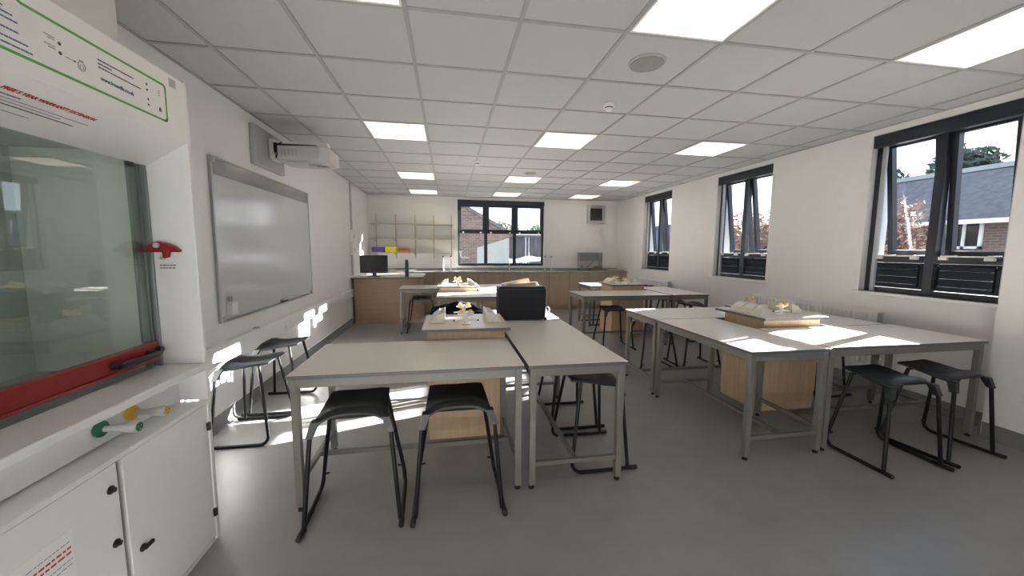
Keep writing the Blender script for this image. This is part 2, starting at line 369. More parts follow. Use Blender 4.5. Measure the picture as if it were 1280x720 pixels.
right_window(5, -2.69, -.91, (0, 0), 'the right-hand window nearest the fume cupboard end, beyond the pier')  # extra window out of view, added to bring more light in
right_window(1, *WIN_R[0], (4, 8), 'the nearest right-hand window')
right_window(2, *WIN_R[1], (8, 8), 'the middle right-hand window')
right_window(3, *WIN_R[2], (7, 7), 'the farthest right-hand window')

r = root('window_4', (2.67, 6.98, ZS), kind='structure')
ya, yb = 6.97, 7.04
xs = [BW[0], 2.30, 3.00, BW[1]]
m = MB(); m.box(BW[0], BW[0]+.05, ya, yb, ZS, ZH); m.box(BW[1]-.05, BW[1], ya, yb, ZS, ZH); m.box(BW[0]+.05, BW[1]-.05, ya, yb, ZS, ZS+.06); m.box(BW[0]+.05, BW[1]-.05, ya, yb, 2.46, ZH)
for xx in (2.30, 3.00): m.box(xx-.04, xx+.04, ya, yb, ZS+.06, 2.46)
m.box(BW[0]+.05, 2.26, ya, yb, 1.77, 1.83); m.box(2.34, 2.96, ya, yb, 1.77, 1.83); m.box(3.04, BW[1]-.05, ya, yb, 1.77, 1.83)
obj('window_frame', m, M['navyframe'], r, bevel=.003)
for a, b in ((BW[0]+.05, 2.26), (2.34, 2.96), (3.04, BW[1]-.05)):
    m = MB(); m.box(a, b, ya+.03, ya+.036, ZS+.06, 1.77); obj('pane', m, M['glass'], r)
    m = MB(); m.box(a, a+.035, ya-.012, ya+.05, 1.83, 2.46); m.box(b-.035, b, ya-.012, ya+.05, 1.83, 2.46); m.box(a+.035, b-.035, ya-.012, ya+.05, 1.83, 1.865); m.box(a+.035, b-.035, ya-.012, ya+.05, 2.425, 2.46)
    s_ = obj('sash', m, M['navyframe'], r)
    m = MB(); m.box(a+.035, b-.035, ya+.03, ya+.036, 1.865, 2.425); obj('pane', m, M['glass'], s_)
    for xx in (a+.08, b-.08):
        m = MB(); m.box(xx-.022, xx+.022, ya-.03, ya-.012, 1.775, 1.815); m.box(xx-.008, xx+.008, ya-.045, ya-.012, 1.79, 1.80); obj('latch', m, M['whiteplastic'], r)
m = MB(); m.box(BW[0]-.03, BW[1]+.03, 6.86, ya, ZS-.03, ZS); obj('sill', m, M['white'], r, bevel=.004)
b = root('roller_blind', (2.67, 6.93, 2.4), 'navy roller blind wound up above the back window over the sinks', 'blind')
m = MB(); m.box(BW[0]+.004, BW[1]-.004, 6.895, 6.955, 2.44, 2.545); obj('cassette', m, M['blindnavy'], b, bevel=.006)
m = MB(); m.box(BW[0]+.03, BW[1]-.03, 6.935, 6.94, 2.40, 2.44); m.box(BW[0]+.03, BW[1]-.03, 6.928, 6.947, 2.385, 2.40); obj('blind_cloth', m, M['blindnavy'], b)

# ------------------------------------------------------------------ ceiling fittings
WHERE = {1: 'left', 4: 'middle', 7: 'right'}
NTH = {-1: 'nearest', 3: 'second', 7: 'third', 10: 'farthest'}
for cc in (1, 4, 7):
    for rr in (-1, 3, 7, 10):
        t = root('ceiling_light', (cc*.6+.3, rr*.6+.3, ZC), 'square lit ceiling panel, %s in the %s row of lights' % (NTH[rr], WHERE[cc]), 'ceiling light', 'recessed ceiling panels')
        x0, y0 = cc*.6+.012, rr*.6+.012; x1, y1 = x0+.576, y0+.576
        m = MB(); m.box(x0, x1, y0, y0+.012, ZC-.004, ZC+.004); m.box(x0, x1, y1-.012, y1, ZC-.004, ZC+.004); m.box(x0, x0+.012, y0+.012, y1-.012, ZC-.004, ZC+.004); m.box(x1-.012, x1, y0+.012, y1-.012, ZC-.004, ZC+.004)
        obj('frame', m, M['white'], t)
        m = MB(); m.box(x0+.012, x1-.012, y0+.012, y1-.012, ZC-.001, ZC+.004); obj('diffuser', m, M['diff'], t)
for (x, y, rad, lab) in ((2.69, .30, .118, 'round grey ceiling speaker near the big front light panel'), (2.71, 3.92, .10, 'round grey ceiling speaker further back, beside the third middle light')):
    t = root('ceiling_speaker', (x, y, ZC), lab, 'speaker', 'round ceiling speakers')
    m = MB(); m.lathe((x, y, ZC+.002), [(rad, 0), (rad, -.006), (rad-.008, -.009), (rad-.012, -.009)], seg=40); obj('trim_ring', m, M['greyplastic'], t)
    m = MB(); m.lathe((x, y, ZC-.004), [(rad-.012, 0), (rad-.012, -.008), (rad*.5, -.010), (.001, -.011)], seg=40); obj('grille', m, M['grille'], t)
for (x, y, lab) in ((2.74, 1.0, 'white domed smoke detector with dark slots, on the ceiling behind the near speaker'), (1.81, 3.28, 'small dark-topped smoke detector on the ceiling left of the middle lights')):
    t = root('smoke_detector', (x, y, ZC), lab, 'smoke detector')
    m = MB(); m.lathe((x, y, ZC), [(.052, 0), (.052, -.018), (.046, -.026)], seg=28); obj('base', m, M['whiteplastic'], t)
    m = MB(); m.lathe((x, y, ZC-.026), [(.034, 0), (.034, -.010)], seg=24); obj('sensing_slots', m, M['black'], t)
    m = MB(); m.lathe((x, y, ZC-.036), [(.038, 0), (.036, -.008), (.024, -.018), (.001, -.021)], seg=24); obj('cap', m, M['whiteplastic'], t)

# ------------------------------------------------------------------ tables
def table(x0, x1, y0, y1, label, long='x', group=None):
    cx, cy = (x0+x1)/2, (y0+y1)/2
    t = root('lab_table', (cx, cy, 0), label, 'table', group)
    m = MB(); m.box(x0, x1, y0, y1, .728, .75)
    m.mi = [1, 0, 1, 1, 1, 1]
    obj('table_top', m, [M['laminate'], M['edge']], t, bevel=.003)
    i = .012; L = .038
    m = MB()
    a0, a1, b0, b1 = x0+i, x1-i, y0+i, y1-i
    m.box(a0+L, a1-L, b0, b0+.025, .68, .728); m.box(a0+L, a1-L, b1-.025, b1, .68, .728)
    m.box(a0, a0+.025, b0+L, b1-L, .68, .728); m.box(a1-.025, a1, b0+L, b1-L, .68, .728)
    obj('apron', m, M['silver'], t, bevel=.002)
    for X in (a0, a1-L):
        for Y in (b0, b1-L):
            m = MB(); m.box(X, X+L, Y, Y+L, .025, .728); lg = obj('leg', m, M['silver'], t, bevel=.003)
            m = MB(); m.lathe((X+L/2, Y+L/2, 0), [(.017, 0), (.017, .010), (.008, .014), (.008, .026)], seg=12); obj('glide', m, M['rubber'], lg)
    zs = .15
    if long == 'x':
        for X in (a0+.006, a1-L+.006):
            m = MB(); m.box(X, X+.025, b0+L, b1-L, zs-.0125, zs+.0125); obj('stretcher', m, M['silver'], t)
        m = MB(); m.box(a0+.031, a1-.031-.001, cy-.0125, cy+.0125, zs-.0125, zs+.0125); obj('stretcher', m, M['silver'], t)
    else:
        for Y in (b0+.006, b1-L+.006):
            m = MB(); m.box(a0+L, a1-L, Y, Y+.025, zs-.0125, zs+.0125); obj('stretcher', m, M['silver'], t)
        m = MB(); m.box(cx-.0125, cx+.0125, b0+.031, b1-.032, zs-.0125, zs+.0125); obj('stretcher', m, M['silver'], t)
    return t
G1 = 'tables of the near left island'; G2 = 'tables of the near right island'; G3 = 'tables of the far left island'; G4 = 'tables of the far right island'
table(.58, 1.822, -.08, .585, 'pale grey lab table at the front left with two black stools tucked before it', 'x', G1)
table(1.842, 2.44, -.09, 1.25, 'pale grey lab table, right side of the near left island, running away from the front', 'y', G1)
table(1.22, 2.44, 1.262, 1.86, 'pale grey lab table behind the near left pedestal, carrying the black bag', 'x', G1)
table(3.33, 3.95, -.02, 1.125, 'pale grey lab table, left side of the near right island, catching bright sun', 'y', G2)
table(3.965, 5.345, .0, .625, 'wide pale grey lab table at the front right with two black stools before it', 'x', G2)
table(3.33, 4.62, 1.14, 1.75, 'pale grey lab table at the back left of the near right island', 'x', G2)
table(4.69, 5.30, .64, 1.90, 'pale grey lab table, window side of the near right island, by the radiator', 'y', G2)
table(1.24, 2.49, 3.0, 3.62, 'sunlit lab table at the front of the far left island, seen above the amber taps', 'x', G3)
table(1.88, 2.49, 3.64, 4.85, 'sunlit lab table on the right of the far left island, behind the black bag', 'y', G3)
table(.60, 1.86, 4.18, 4.80, 'lab table in front of the wooden peninsula, with one stool under it', 'x', G3)
table(3.27, 4.62, 2.90, 3.56, 'lab table at the front left of the far right island', 'x', G4)
table(4.66, 5.25, 2.90, 4.10, 'lab table at the right of the far right island near the windows', 'y', G4)
table(3.93, 5.20, 4.36, 4.98, 'lab table at the back of the far right island, its left end sunlit', 'x', G4)

# ------------------------------------------------------------------ service pedestals
def pedestal_proto():
    t = root('service_pedestal', (0, 0, 0))
    m = MB(); m.box(-.276, .276, .004, .46, .0, .06); obj('plinth', m, M['wood'], t)
    m = MB(); m.box(-.28, .28, 0, .465, .06, .812)
    obj('carcass', m, M['wood'], t, bevel=.002)
    m = MB(); m.box(-.278, .278, -.008, 0, .16, .722); obj('access_panel', m, M['wood'], t, bevel=.001)
    m = MB(); m.box(-.315, .315, -.045, .56, .812, .835); m.mi = [1, 0, 1, 1, 1, 1]; obj('top', m, [M['laminate'], M['edge']], t, bevel=.002)
    for s in (-1, 1):
        prof = [(s*.155, .835), (s*.275, .835), (s*.275, .847), (s*.255, .868), (s*.225, .893), (s*.19, .912), (s*.155, .922)]
        m = MB(); m.prism(prof, 'y', .16, .42); b = obj('socket_box', m, M['offwhite'], t, bevel=.003)
        m = MB()
        for k in range(2):
            ang = math.atan2(.05, .07)
            R_ = Matrix.Rotation(s*ang, 3, 'Y'); m.obox((s*.222, .225+k*.13, .8965), (.06, .10, .004), R_)
        obj('socket_plate', m, M['whiteplastic'], b, bevel=.002)
    for yy in (.12, .49):
        m = MB(); m.lathe((0, yy, .835), [(.034, 0), (.034, .006), (.016, .012), (.014, .07), (.02, .078), (.02, .088), (.006, .094)], seg=18)
        for s in (-1, 1): m.tube([(0, yy, .905), (s*.03, yy, .907), (s*.062, yy, .915)], [.010, .009, .006], 10); m.tube([(s*.02, yy, .87), (s*.055, yy-.01, .868), (s*.085, yy-.012, .866)], [.008, .007, .005], 10)
        g = obj('gas_tap', m, M['whiteplastic'], t)
        for s in (-1, 1):
            m = MB(); m.lathe((s*.034, yy-.012, .932), [(.006, -.015), (.015, -.010), (.018, 0), (.015, .010), (.007, .014)], axis=(0, -1, 0), seg=10); m.box(s*.034-.004, s*.034+.004, yy-.034, yy-.026, .920, .944); obj('knob', m, M['gasyellow'], g)
        m = MB()
        for s in (-1, 1): m.lathe((s*.085, yy-.012, .866), [(.007, 0), (.007, .010)], axis=(s, 0, 0), seg=10)
        obj('nozzle_tip', m, M['rubber'], g)
    return t
ped = pedestal_proto()
for i, (x, y, lab) in enumerate([(1.53, .60, 'beech service pedestal with sockets and amber gas taps in the near left island'),
                                 (4.34, .66, 'beech service pedestal with amber gas taps in the sunlit near right island'),
                                 (1.55, 3.66, 'small beech service pedestal in the far left island, just before the back cupboards'),
                                 (4.34, 3.68, 'small beech service pedestal in the far right island, white sockets in silhouette')]):
    o = ped if i == 0 else copy_tree(ped)
    o.location = (x, y, 0); tag(o, lab, 'service pedestal', 'service pedestals in the table islands')

# ------------------------------------------------------------------ stools
def stool_proto():
    t = root('stool', (0, 0, 0))
    def fn(u, v):
        y = -.17 + .33*v
        xw = .178 - .022*v
        drop = -.050*abs(u)**3.2*(1-v)**1.6
        z = .583 + drop - .012*abs(u)**4 + .010*math.exp(-((v-.12)/.16)**2) - .016*sin(pi*min(1, max(0, (v-.15)/.85)))*(1-u*u) + .010*v*u*u
        if v < .02: z -= .012
        return (u*xw, y + .012*(1-abs(u)**2)*(v-1)*(-1 if v < .5 else 0), z)
    m = MB(); m.sheet(fn, 18, 12, .011)
    for s in (-1, 1):
        m.frustum((s*.190, -.172, .475), (.032, .034), (s*.166, -.148, .548), (.040, .046))
    obj('seat', m, M['seat'], t)
    for s in (-1, 1):
        m = MB()
        m.tube([(s*.168, -.15, .54), (s*.190, -.172, .48), (s*.228, -.205, .012)], .0115, 10)
        curve = [(s*.236, -.25, .0125), (s*.236, .11, .0125)]
        curve += [(s*(.236-.002*k), .11+.055*sin(k*pi/10), .0675-.055*cos(k*pi/10)) for k in range(1, 6)]
        curve += [(s*.150, .095, .555)]
        m.tube(curve, .0115, 10)
        m.tube([(s*.218, .158, .09), (s*.190, .158, .092)], .006, 8)
        obj('side_frame', m, M['blackmetal'], t)
        m = MB(); m.lathe((s*.236, -.25, .0135), [(.0125, 0), (.0135, -.03), (.0135, .012), (.008, .016)][1:], axis=(0, -1, 0), seg=10); obj('foot_cap', m, M['rubber'], t)
    m = MB(); m.tube([(-.150, .09, .552), (.150, .09, .552)], .009, 8); obj('seat_support', m, M['blackmetal'], t); m = MB(); m.tube([(-.168, -.14, .545), (-.14, -.14, .553), (.14, -.14, .553), (.168, -.14, .545)], .009, 8); obj('seat_support', m, M['blackmetal'], t)
    return t
st = stool_proto()
ST = [(.905, -.02, 3, 'black stool before the front left table, left one'),
      (1.445, -.015, 1, 'black stool before the front left table, right one, in front of the beech pedestal'),
      (-.035, .93, -90, 'black stool against the left wall, nearer of the two, beside the fume cupboard'),
      (-.04, 1.47, -90, 'black stool against the left wall, farther of the two, below the whiteboard'),
      (2.32, .26, 90, 'black stool under the right-hand table of the near left island, nearer one'),
      (2.345, .83, 90, 'black stool under the right-hand table of the near left island, farther one'),
      (4.335, -.07, 0, 'black stool before the front right table, left of the pair'),
      (4.87, -.03, 5, 'black stool before the front right table, right of the pair, nearest the right wall'),
      (4.98, 1.06, 92, 'black stool under the window-side table of the near right island, behind the front pair'),
      (3.74, 2.94, 0, 'black stool in front of the far right island, under its left corner'),
      (3.79, 1.94, 180, 'black stool behind the near right island, left one, its seat edge catching sun'),
      (4.36, 1.96, 178, 'black stool behind the near right island, right one, mostly hidden'),
      (5.16, 3.24, 90, 'black stool at the window end of the far right island, nearer one'),
      (5.15, 3.77, 90, 'black stool at the window end of the far right island, farther one'),
      (4.25, 4.66, -90, 'black stool under the left end of the far right island, just its legs showing'),
      (.95, 4.47, 0, 'black stool under the far left table in front of the wooden peninsula')]
for i, (x, y, a, lab) in enumerate(ST):
    o = st if i == 0 else copy_tree(st)
    o.location = (x, y, 0); o.rotation_euler = (0, 0, radians(a)); tag(o, lab, 'stool', 'black lab stools')

# ------------------------------------------------------------------ fume cupboard
H0, H1 = -1.45, -.19
XF = .30; XS = .12
t = root('fume_cupboard', (0, (H0+H1)/2, 0), 'large white fume cupboard with red-edged glass sash at the left', 'fume cupboard')
m = MB(); m.box(XL+.003, XF-.03, H0, H1-.02, .02, .695); m.box(XL+.003, XF-.012, H0, H1-.004, 0, .02)
m.box(XF-.03, XF, H0, H1, .685, .703)
m.box(XF-.03, XF-.002, H1-.024, H1, .01, .685)
obj('base_cabinet', m, M['white'], t, bevel=.002)
m = MB(); m.box(.17, .185, H0, H1-.02, .703, .84); m.box(.17, XF, H1-.02, H1, .703, .84); obj('tap_recess', m, M['white'], t)
m = MB(); m.box(.115, XF+.002, H0, H1+.002, .84, .872); obj('front_sill', m, M['white'], t, bevel=.006)
m = MB(); m.box(XL+.003, .115, H0, H1-.02, .80, .866); obj('worktop', m, M['hoodtop'], t)
m = MB(); m.box(XL+.003, .17, H0, H1-.02, .695, .80); obj('service_void', m, M['white'], t)
m = MB(); m.box(XL+.003, XF, H1-.02, H1, .872, 2.10); obj('side_panel', m, M['white'], t, bevel=.003); m = MB(); m.box(XL+.003, XF, H0, H0+.02, .872, 2.10); obj('side_panel', m, M['white'], t, bevel=.003)
m = MB(); m.box(XL+.003, XL+.02, H0+.02, H1-.02, .866, 2.08); obj('back_liner', m, M['hoodback'], t)
m = MB(); m.box(XL+.02, XS-.02, H1-.026, H1-.02, .866, 1.80); m.box(XL+.02, XS-.02, H0+.02, H0+.026, .866, 1.80); obj('side_liner', m, M['hoodside'], t)
m = MB(); m.box(XL+.02, XS-.02, H0+.026, H1-.026, 1.80, 1.81); obj('top_liner', m, M['hoodback'], t)
m = MB(); m.box(.035, .085, -1.15, -.45, 1.782, 1.80); obj('lamp', m, M['hoodlamp'], t)  # glowing strip added out of sight to brighten the interior
# header: vertical fascia, slanted soffit
m = MB(); m.prism([(XF+.002, 1.85), (XF+.002, 2.09), (XF-.01, 2.10), (XL+.003, 2.10), (XL+.003, 2.085), (XS+.005, 2.085), (XS+.005, 1.745), (XS+.02, 1.745)], 'y', H0+.02, H1-.02)
head = obj('header', m, M['sticker'], t)
# doors
DZ0, DZ1 = .03, .68
for (a, b, side) in ((H0+.004, -.695, 0), (-.672, H1-.028, 1)):
    m = MB(); m.box(XF-.03+.002, XF-.006, a, b, DZ0, DZ1); d = obj('door', m, M['white'], t, bevel=.002)
    ky = [(-.725, .60), (-.725, .41)] if side == 0 else [(-.625, .31)]
    for (yy, zz) in ky:
        m = MB(); m.lathe((XF-.006, yy, zz), [(.014, 0), (.014, .004), (.008, .006), (.008, .014)], axis=(1, 0, 0), seg=16)
        if side == 1: m.box(XF, XF+.010, yy-.004, yy+.034, zz-.005, zz+.006)
        obj('lock', m, M['black'], d)
    if side == 1:
        for zz in (.575, .15):
            m = MB(); m.box(XF-.008, XF+.006, b-.008, b+.006, zz-.018, zz+.018); obj('hinge', m, M['black'], d)
    else:
        m = MB(); m.box(XF-.0058, XF-.0052, -1.12, -.86, .33, .57); lab = obj('notice', m, M['sticker'], d)
        m = MB()
        X = XF-.0050
        for k, zz in enumerate((.515, .500)):
            yy = -1.02
            while yy < -.87:
                wl = random.uniform(.008, .02); m.box(X, X+.0003, yy, min(yy+wl, -.868), zz, zz+.006); yy += wl+.004
        obj('printed_text', m, M['redtxt'], d)
        m = MB()
        for zz in (.535, .48, .465):
            yy = -1.0
            while yy < -.87:
                wl = random.uniform(.006, .016); m.box(X, X+.0003, yy, min(yy+wl, -.868), zz, zz+.003); yy += wl+.003
        obj('printed_text', m, M['greytxt'], d)
m = MB(); m.box(XF-.029, XF-.024, -.695, -.672, DZ0, DZ1); obj('door_gap_seal', m, M['rubber'], t)  # dark strip standing in for the shade between the two doors
# sash
m = MB(); m.box(XS-.003, XS+.003, H0+.045, -.235, .985, 1.80); sg = obj('sash_glass', m, M['sashglass'], t)
m = MB(); m.box(XS-.014, XS+.012, H0+.03, -.225, .905, .985); m.box(XS+.012, XS+.022, H0+.03, -.228, .905, .918); bar = obj('sash_bar', m, M['red'], t, bevel=.004)
m = MB()
for yy in (-.46, -.29): m.lathe((XS+.012, yy, .945), [(.014, 0), (.014, .03), (.010, .042)], axis=(1, 0, 0), seg=14)
m.tube([(XS+.05, -.475, .945), (XS+.055, -.44, .945), (XS+.055, -.31, .945), (XS+.05, -.275, .945)], [.010, .013, .013, .010], 12); obj('handle', m, M['black'], bar)
m = MB(); m.box(XS-.012, XS+.012, -.245, -.222, .935, .965); m.lathe((XS+.012, -.235, .95), [(.013, 0), (.013, .02)], axis=(1, 0, 0), seg=12); obj('end_stop', m, M['black'], bar)
m = MB()
m.box(XS-.035, XS-.018, -.245, H1-.02, .872, 1.80); m.box(XS-.016, XS-.006, -.222, H1-.02, .872, 1.80); m.box(XS-.004, XS+.016, -.222, H1-.02, .872, 1.76); m.box(XS-.03, XS-.02, -.26, -.245, .99, 1.80)
obj('sash_track', m, M['track'], t, bevel=.002)
m = MB(); m.box(XS+.003, XS+.012, -.30, -.27, 1.725, 1.775); obj('sash_stopper', m, M['black'], t)
# remote taps
for (yy, colr, nm) in ((-.61, 'green', 'green water'), (-.475, 'yellow', 'yellow gas')):
    tp = root('service_tap', (.24, yy, .76), None)
    tp.parent = None
    m = MB(); m.lathe((.185, yy, .762), [(.026, 0), (.028, .004), (.028, .012), (.022, .018), (.013, .020)], axis=(1, 0, 0), seg=24)
    rose = m
    bpy.data.objects.remove(tp)
    p = obj('service_tap', rose, M[colr], t); p['label'] = nm+' control'
    m = MB(); m.lathe((.203, yy, .762), [(.011, 0), (.012, .04), (.018, .075), (.021, .095), (.020, .105), (.016, .107)], axis=(1, 0, 0), seg=24); obj('tap_handle', m, M['greyplastic'], p)
    m = MB(); m.lathe((.3095, yy, .762), [(.0155, 0), (.0155, .002)], axis=(1, 0, 0), seg=20); cap = obj('cap', m, M[colr], p)
    m = MB()
    for k in range(3): m.obox((.3122, yy+.008*cos(k*2.09+.5), .762+.008*sin(k*2.09+.5)), (.001, .004, .004))
    obj('cap_mark', m, M['black'] if colr == 'yellow' else M['greyplastic'], p)
# emergency handle fixture and its caption on the inner jamb face
yj = H1-.02
m = MB(); m.prism([(.105, 1.385), (.13, 1.41), (.165, 1.425), (.205, 1.415), (.235, 1.40), (.25, 1.385), (.245, 1.378), (.205, 1.378), (.20, 1.355), (.185, 1.35), (.18, 1.378), (.11, 1.378)], 'y', yj-.025, yj-.003)
q = obj('sash_release', m, M['red'], t, bevel=.004); q['label'] = 'red release lever'
m = MB(); m.lathe((.165, yj-.025, 1.408), [(.012, 0), (.012, .008), (.006, .012)], axis=(0, -1, 0), seg=14); m.lathe((.175, yj-.003, 1.352), [(.007, 0), (.007, .018)], axis=(0, -1, 0), seg=10); obj('pin', m, M['greyplastic'], q)
m = MB()
for zz in (1.318, 1.306):
    xx = .155
    while xx < .215:
        wl = random.uniform(.006, .014); m.box(xx, min(xx+wl, .216), yj-.0008, yj-.0002, zz, zz+.005); xx += wl+.003
obj('printed_text', m, M['darktxt'], t)
# header sticker : green outline and print on the vertical fascia (x = XF+.002)
X0 = XF+.0022
def strip(pts, wd):
    mm = MB()
    for (y0, z0), (y1, z1) in zip(pts[:-1], pts[1:]):
        d = Vector((y1-y0, z1-z0)); L_ = d.length; n_ = Vector((-d.y, d.x))/L_*wd/2; e = d/L_*wd*.3
        poly = [(y0-n_.x-e.x, z0-n_.y-e.y), (y1-n_.x+e.x, z1-n_.y+e.y), (y1+n_.x+e.x, z1+n_.y+e.y), (y0+n_.x-e.x, z0+n_.y-e.y)]
        mm.prism(poly, 'x', X0, X0+.0004)
    return mm
rr_ = .012
pts = [(H0+.06, 1.898), (-.325-rr_, 1.898)] + arc(-.325-rr_, 1.898+rr_, rr_, -pi/2, 0, 4)[1:] + [(-.325, 2.035-rr_)] + arc(-.325-rr_, 2.035-rr_, rr_, 0, pi/2, 4)[1:] + [(-.835, 2.035), (-.848, 2.04), (-.85, 2.05), (-.85, 2.085)]
obj('sticker_outline', strip(pts, .008), M['greenline'], head)
def dashes(rows, h, mt, P=None, name='printed_text', par=None, gap=.3):
    mm = MB()
    for (ya_, yb_, zz) in rows:
        yy = ya_
        while yy < yb_:
            wl = random.uniform(1.5, 5)*h; e = min(yy+wl, yb_)
            if P: P(mm, yy, e, zz, h)
            else: mm.box(X0, X0+.0004, yy, e, zz, zz+h)
            yy += wl+gap*h
    return obj(name, mm, mt, par or head)
dashes([(-1.15, -.88, 2.002), (-1.15, -.86, 1.988), (-1.12, -.85, 1.975), (-1.12, -.85, 1.950), (-1.15, -.83, 1.928), (-1.15, -.82, 1.912)], .0045, M['bluetxt'])
dashes([(-.62, -.48, 1.995), (-.62, -.57, 1.983), (-.62, -.45, 1.972)], .0042, M['darktxt'])
dashes([(-.785, -.755, 1.989), (-.775, -.755, 1.983), (-.785, -.755, 1.964), (-.775, -.755, 1.958)], .003, M['greytxt'])
txt('www.lexavills.co.uk', .0165, M['bluetxt'], head, (X0, -.615, 1.936), (0, 1, 0), (0, 0, 1), bold=.0006)
mm = MB()
for (yy, zz, rd) in ((-.742, 1.982, .005), (-.742, 1.956, .005), (-.42, 2.003, .004), (-.42, 1.983, .004), (-.418, 1.95, .004), (-.418, 1.93, .004)):
    mm.lathe((X0, yy, zz), [(rd, 0), (rd, .001)], axis=(1, 0, 0), seg=12)
mm.box(X0, X0+.0005, -.728, -.700, 1.9525, 1.9540); mm.prism([(-.701, 1.9495), (-.701, 1.957), (-.694, 1.9532)], 'x', X0, X0+.0005)
mm.box(X0, X0+.0005, -.366, -.354, 1.925, 1.937); mm.box(X0, X0+.0005, -.363, -.357, 1.937, 1.942)
obj('pictogram', mm, M['darktxt'], head)
mm = MB(); mm.tube([(X0, -.678+.012*cos(a*pi/8), 1.948+.013*sin(a*pi/8)) for a in range(17)], .0012, 6); mm.tube([(X0, -.678+.006*cos(a*pi/6), 1.946+.007*sin(a*pi/6)) for a in range(13)], .001, 6); mm.box(X0, X0+.0006, -.685, -.671, 1.962, 1.966)
for k in range(3): mm.box(X0, X0+.0005, -.365, -.355, 1.984+k*.008, 1.987+k*.008)
obj('pictogram', mm, M['greytxt'], head)
mm = MB(); mm.box(X0, X0+.0005, -.300, -.262, 2.045, 2.078); obj('rating_label', mm, M['greyplastic'], head)
# soffit print: plane from (XF+.002,1.85) to (XS+.02,1.745)
SV = Vector((XS+.02-XF-.002, 0, 1.745-1.85)); SL = SV.length; SD = SV/SL; SN = Vector((-SD.z, 0, SD.x)); SN = SN if SN.z < 0 else -SN
def sof(y, s): return Vector((XF+.002, y, 1.85)) + SD*s + SN*.0006
def P_s(mm, a, b, s, h): mm._add([sof(a, s), sof(b, s), sof(b, s+h), sof(a, s+h), sof(a, s)+SN*.0004, sof(b, s)+SN*.0004, sof(b, s+h)+SN*.0004, sof(a, s+h)+SN*.0004], [(0, 1, 2, 3), (4, 5, 6, 7), (0, 1, 5, 4), (1, 2, 6, 5), (2, 3, 7, 6), (3, 0, 4, 7)])
txt('FREE 5 YEAR WARRANTY EXTENSION', .0156, M['redtxt'], head, sof(-.852, .064), (0, 1, 0), -SD, shear=.25, bold=.0006)
dashes([(-1.02, -.79, .078), (-1.0, -.61, .112)], .0036, M['darktxt'], P_s)
dashes([(-1.05, -.58, .090), (-1.05, -.66, .101), (-1.1, -.72, .136)], .003, M['greytxt'], P_s)

# ------------------------------------------------------------------ left wall fittings
tr = root('dado_trunking', (-.33, 2.4, .5), 'long white dado trunking with sockets running along the left wall', 'cable trunking')
m = MB(); m.prism([(XL, .51), (XL+.055, .52), (XL+.06, .53), (XL+.06, .655), (XL+.05, .668), (XL, .668)], 'y', -.17, 5.12); obj('trunking_body', m, M['white'], tr, bevel=.002)
for yy in (.42, 1.05, 2.22, 3.25):
    m = MB(); m.box(XL+.06, XL+.068, yy-.073, yy+.073, .55, .636); sp = obj('double_socket', m, M['whiteplastic'], tr, bevel=.003)
    m = MB()
    for s in (-.035, .035): m.box(XL+.068, XL+.072, yy+s-.006, yy+s+.006, .612, .628); 
    obj('switch', m, M['white'], sp)
m = MB(); m.lathe((XL+.03, 1.62, .668), [(.028, 0), (.028, .008), (.02, .012)], seg=18); obj('cable_cap', m, M['greyplastic'], tr)
tv = root('vertical_trunking', (-.34, 5.3, .9), 'white vertical trunking with stacked switch boxes at the end of the left wall', 'cable trunking')
m = MB(); m.box(XL, XL+.028, 5.255, 5.30, .90, ZC-.01); obj('trunking_body', m, M['greyplastic'], tv)
for z0, z1, a, b in ((1.50, 1.74, 5.20, 5.31), (1.27, 1.49, 5.15, 5.34)):
    m = MB(); m.box(XL, XL+.06, a, b, z0, z1); sb = obj('switch_box', m, M['whiteplastic'], tv, bevel=.006)
    m = MB(); m.box(XL+.06, XL+.068, (a+b)/2-.02, (a+b)/2+.02, (z0+z1)/2-.03, (z0+z1)/2+.03); obj('rocker', m, M['greyplastic'], sb)
wbt = root('whiteboard', (XL, 2.12, .81), 'large glossy whiteboard with grey top band on the left wall', 'whiteboard')
m = MB(); m.box(XL, XL+.014, 1.14, 3.10, .83, 1.955); obj('writing_surface', m, M['wb'], wbt)
m = MB(); m.box(XL, XL+.015, 1.14, 3.10, 1.955, 2.075); obj('top_band', m, M['wbgrey'], wbt)
m = MB(); m.box(XL, XL+.022, 1.12, 1.14, .81, 2.09); m.box(XL, XL+.022, 3.10, 3.12, .81, 2.09); m.box(XL, XL+.022, 1.14, 3.10, .81, .83); m.box(XL, XL+.022, 1.14, 3.10, 2.075, 2.09); obj('frame', m, M['alu'], wbt, bevel=.002)
m = MB()
for yy, zz in ((1.15, 2.06), (3.08, 2.06), (1.15, .84), (3.08, .84)): m.box(XL+.015, XL+.03, yy-.02, yy+.02, zz-.02, zz+.02)
obj('corner_bracket', m, M['greyplastic'], wbt, bevel=.003)
ph = root('pen_holder', (XL+.05, 1.24, .86), 'small clear-white pen cup fixed at the lower left corner of the whiteboard', 'pen holder')
m = MB(); m.box(XL+.015, XL+.018, 1.20, 1.285, .86, .98); m.box(XL+.018, XL+.06, 1.20, 1.203, .86, .96); m.box(XL+.018, XL+.06, 1.282, 1.285, .86, .96); m.box(XL+.057, XL+.06, 1.203, 1.282, .86, .96); m.box(XL+.018, XL+.06, 1.203, 1.282, .86, .865); obj('cup', m, M['whiteplastic'], ph)
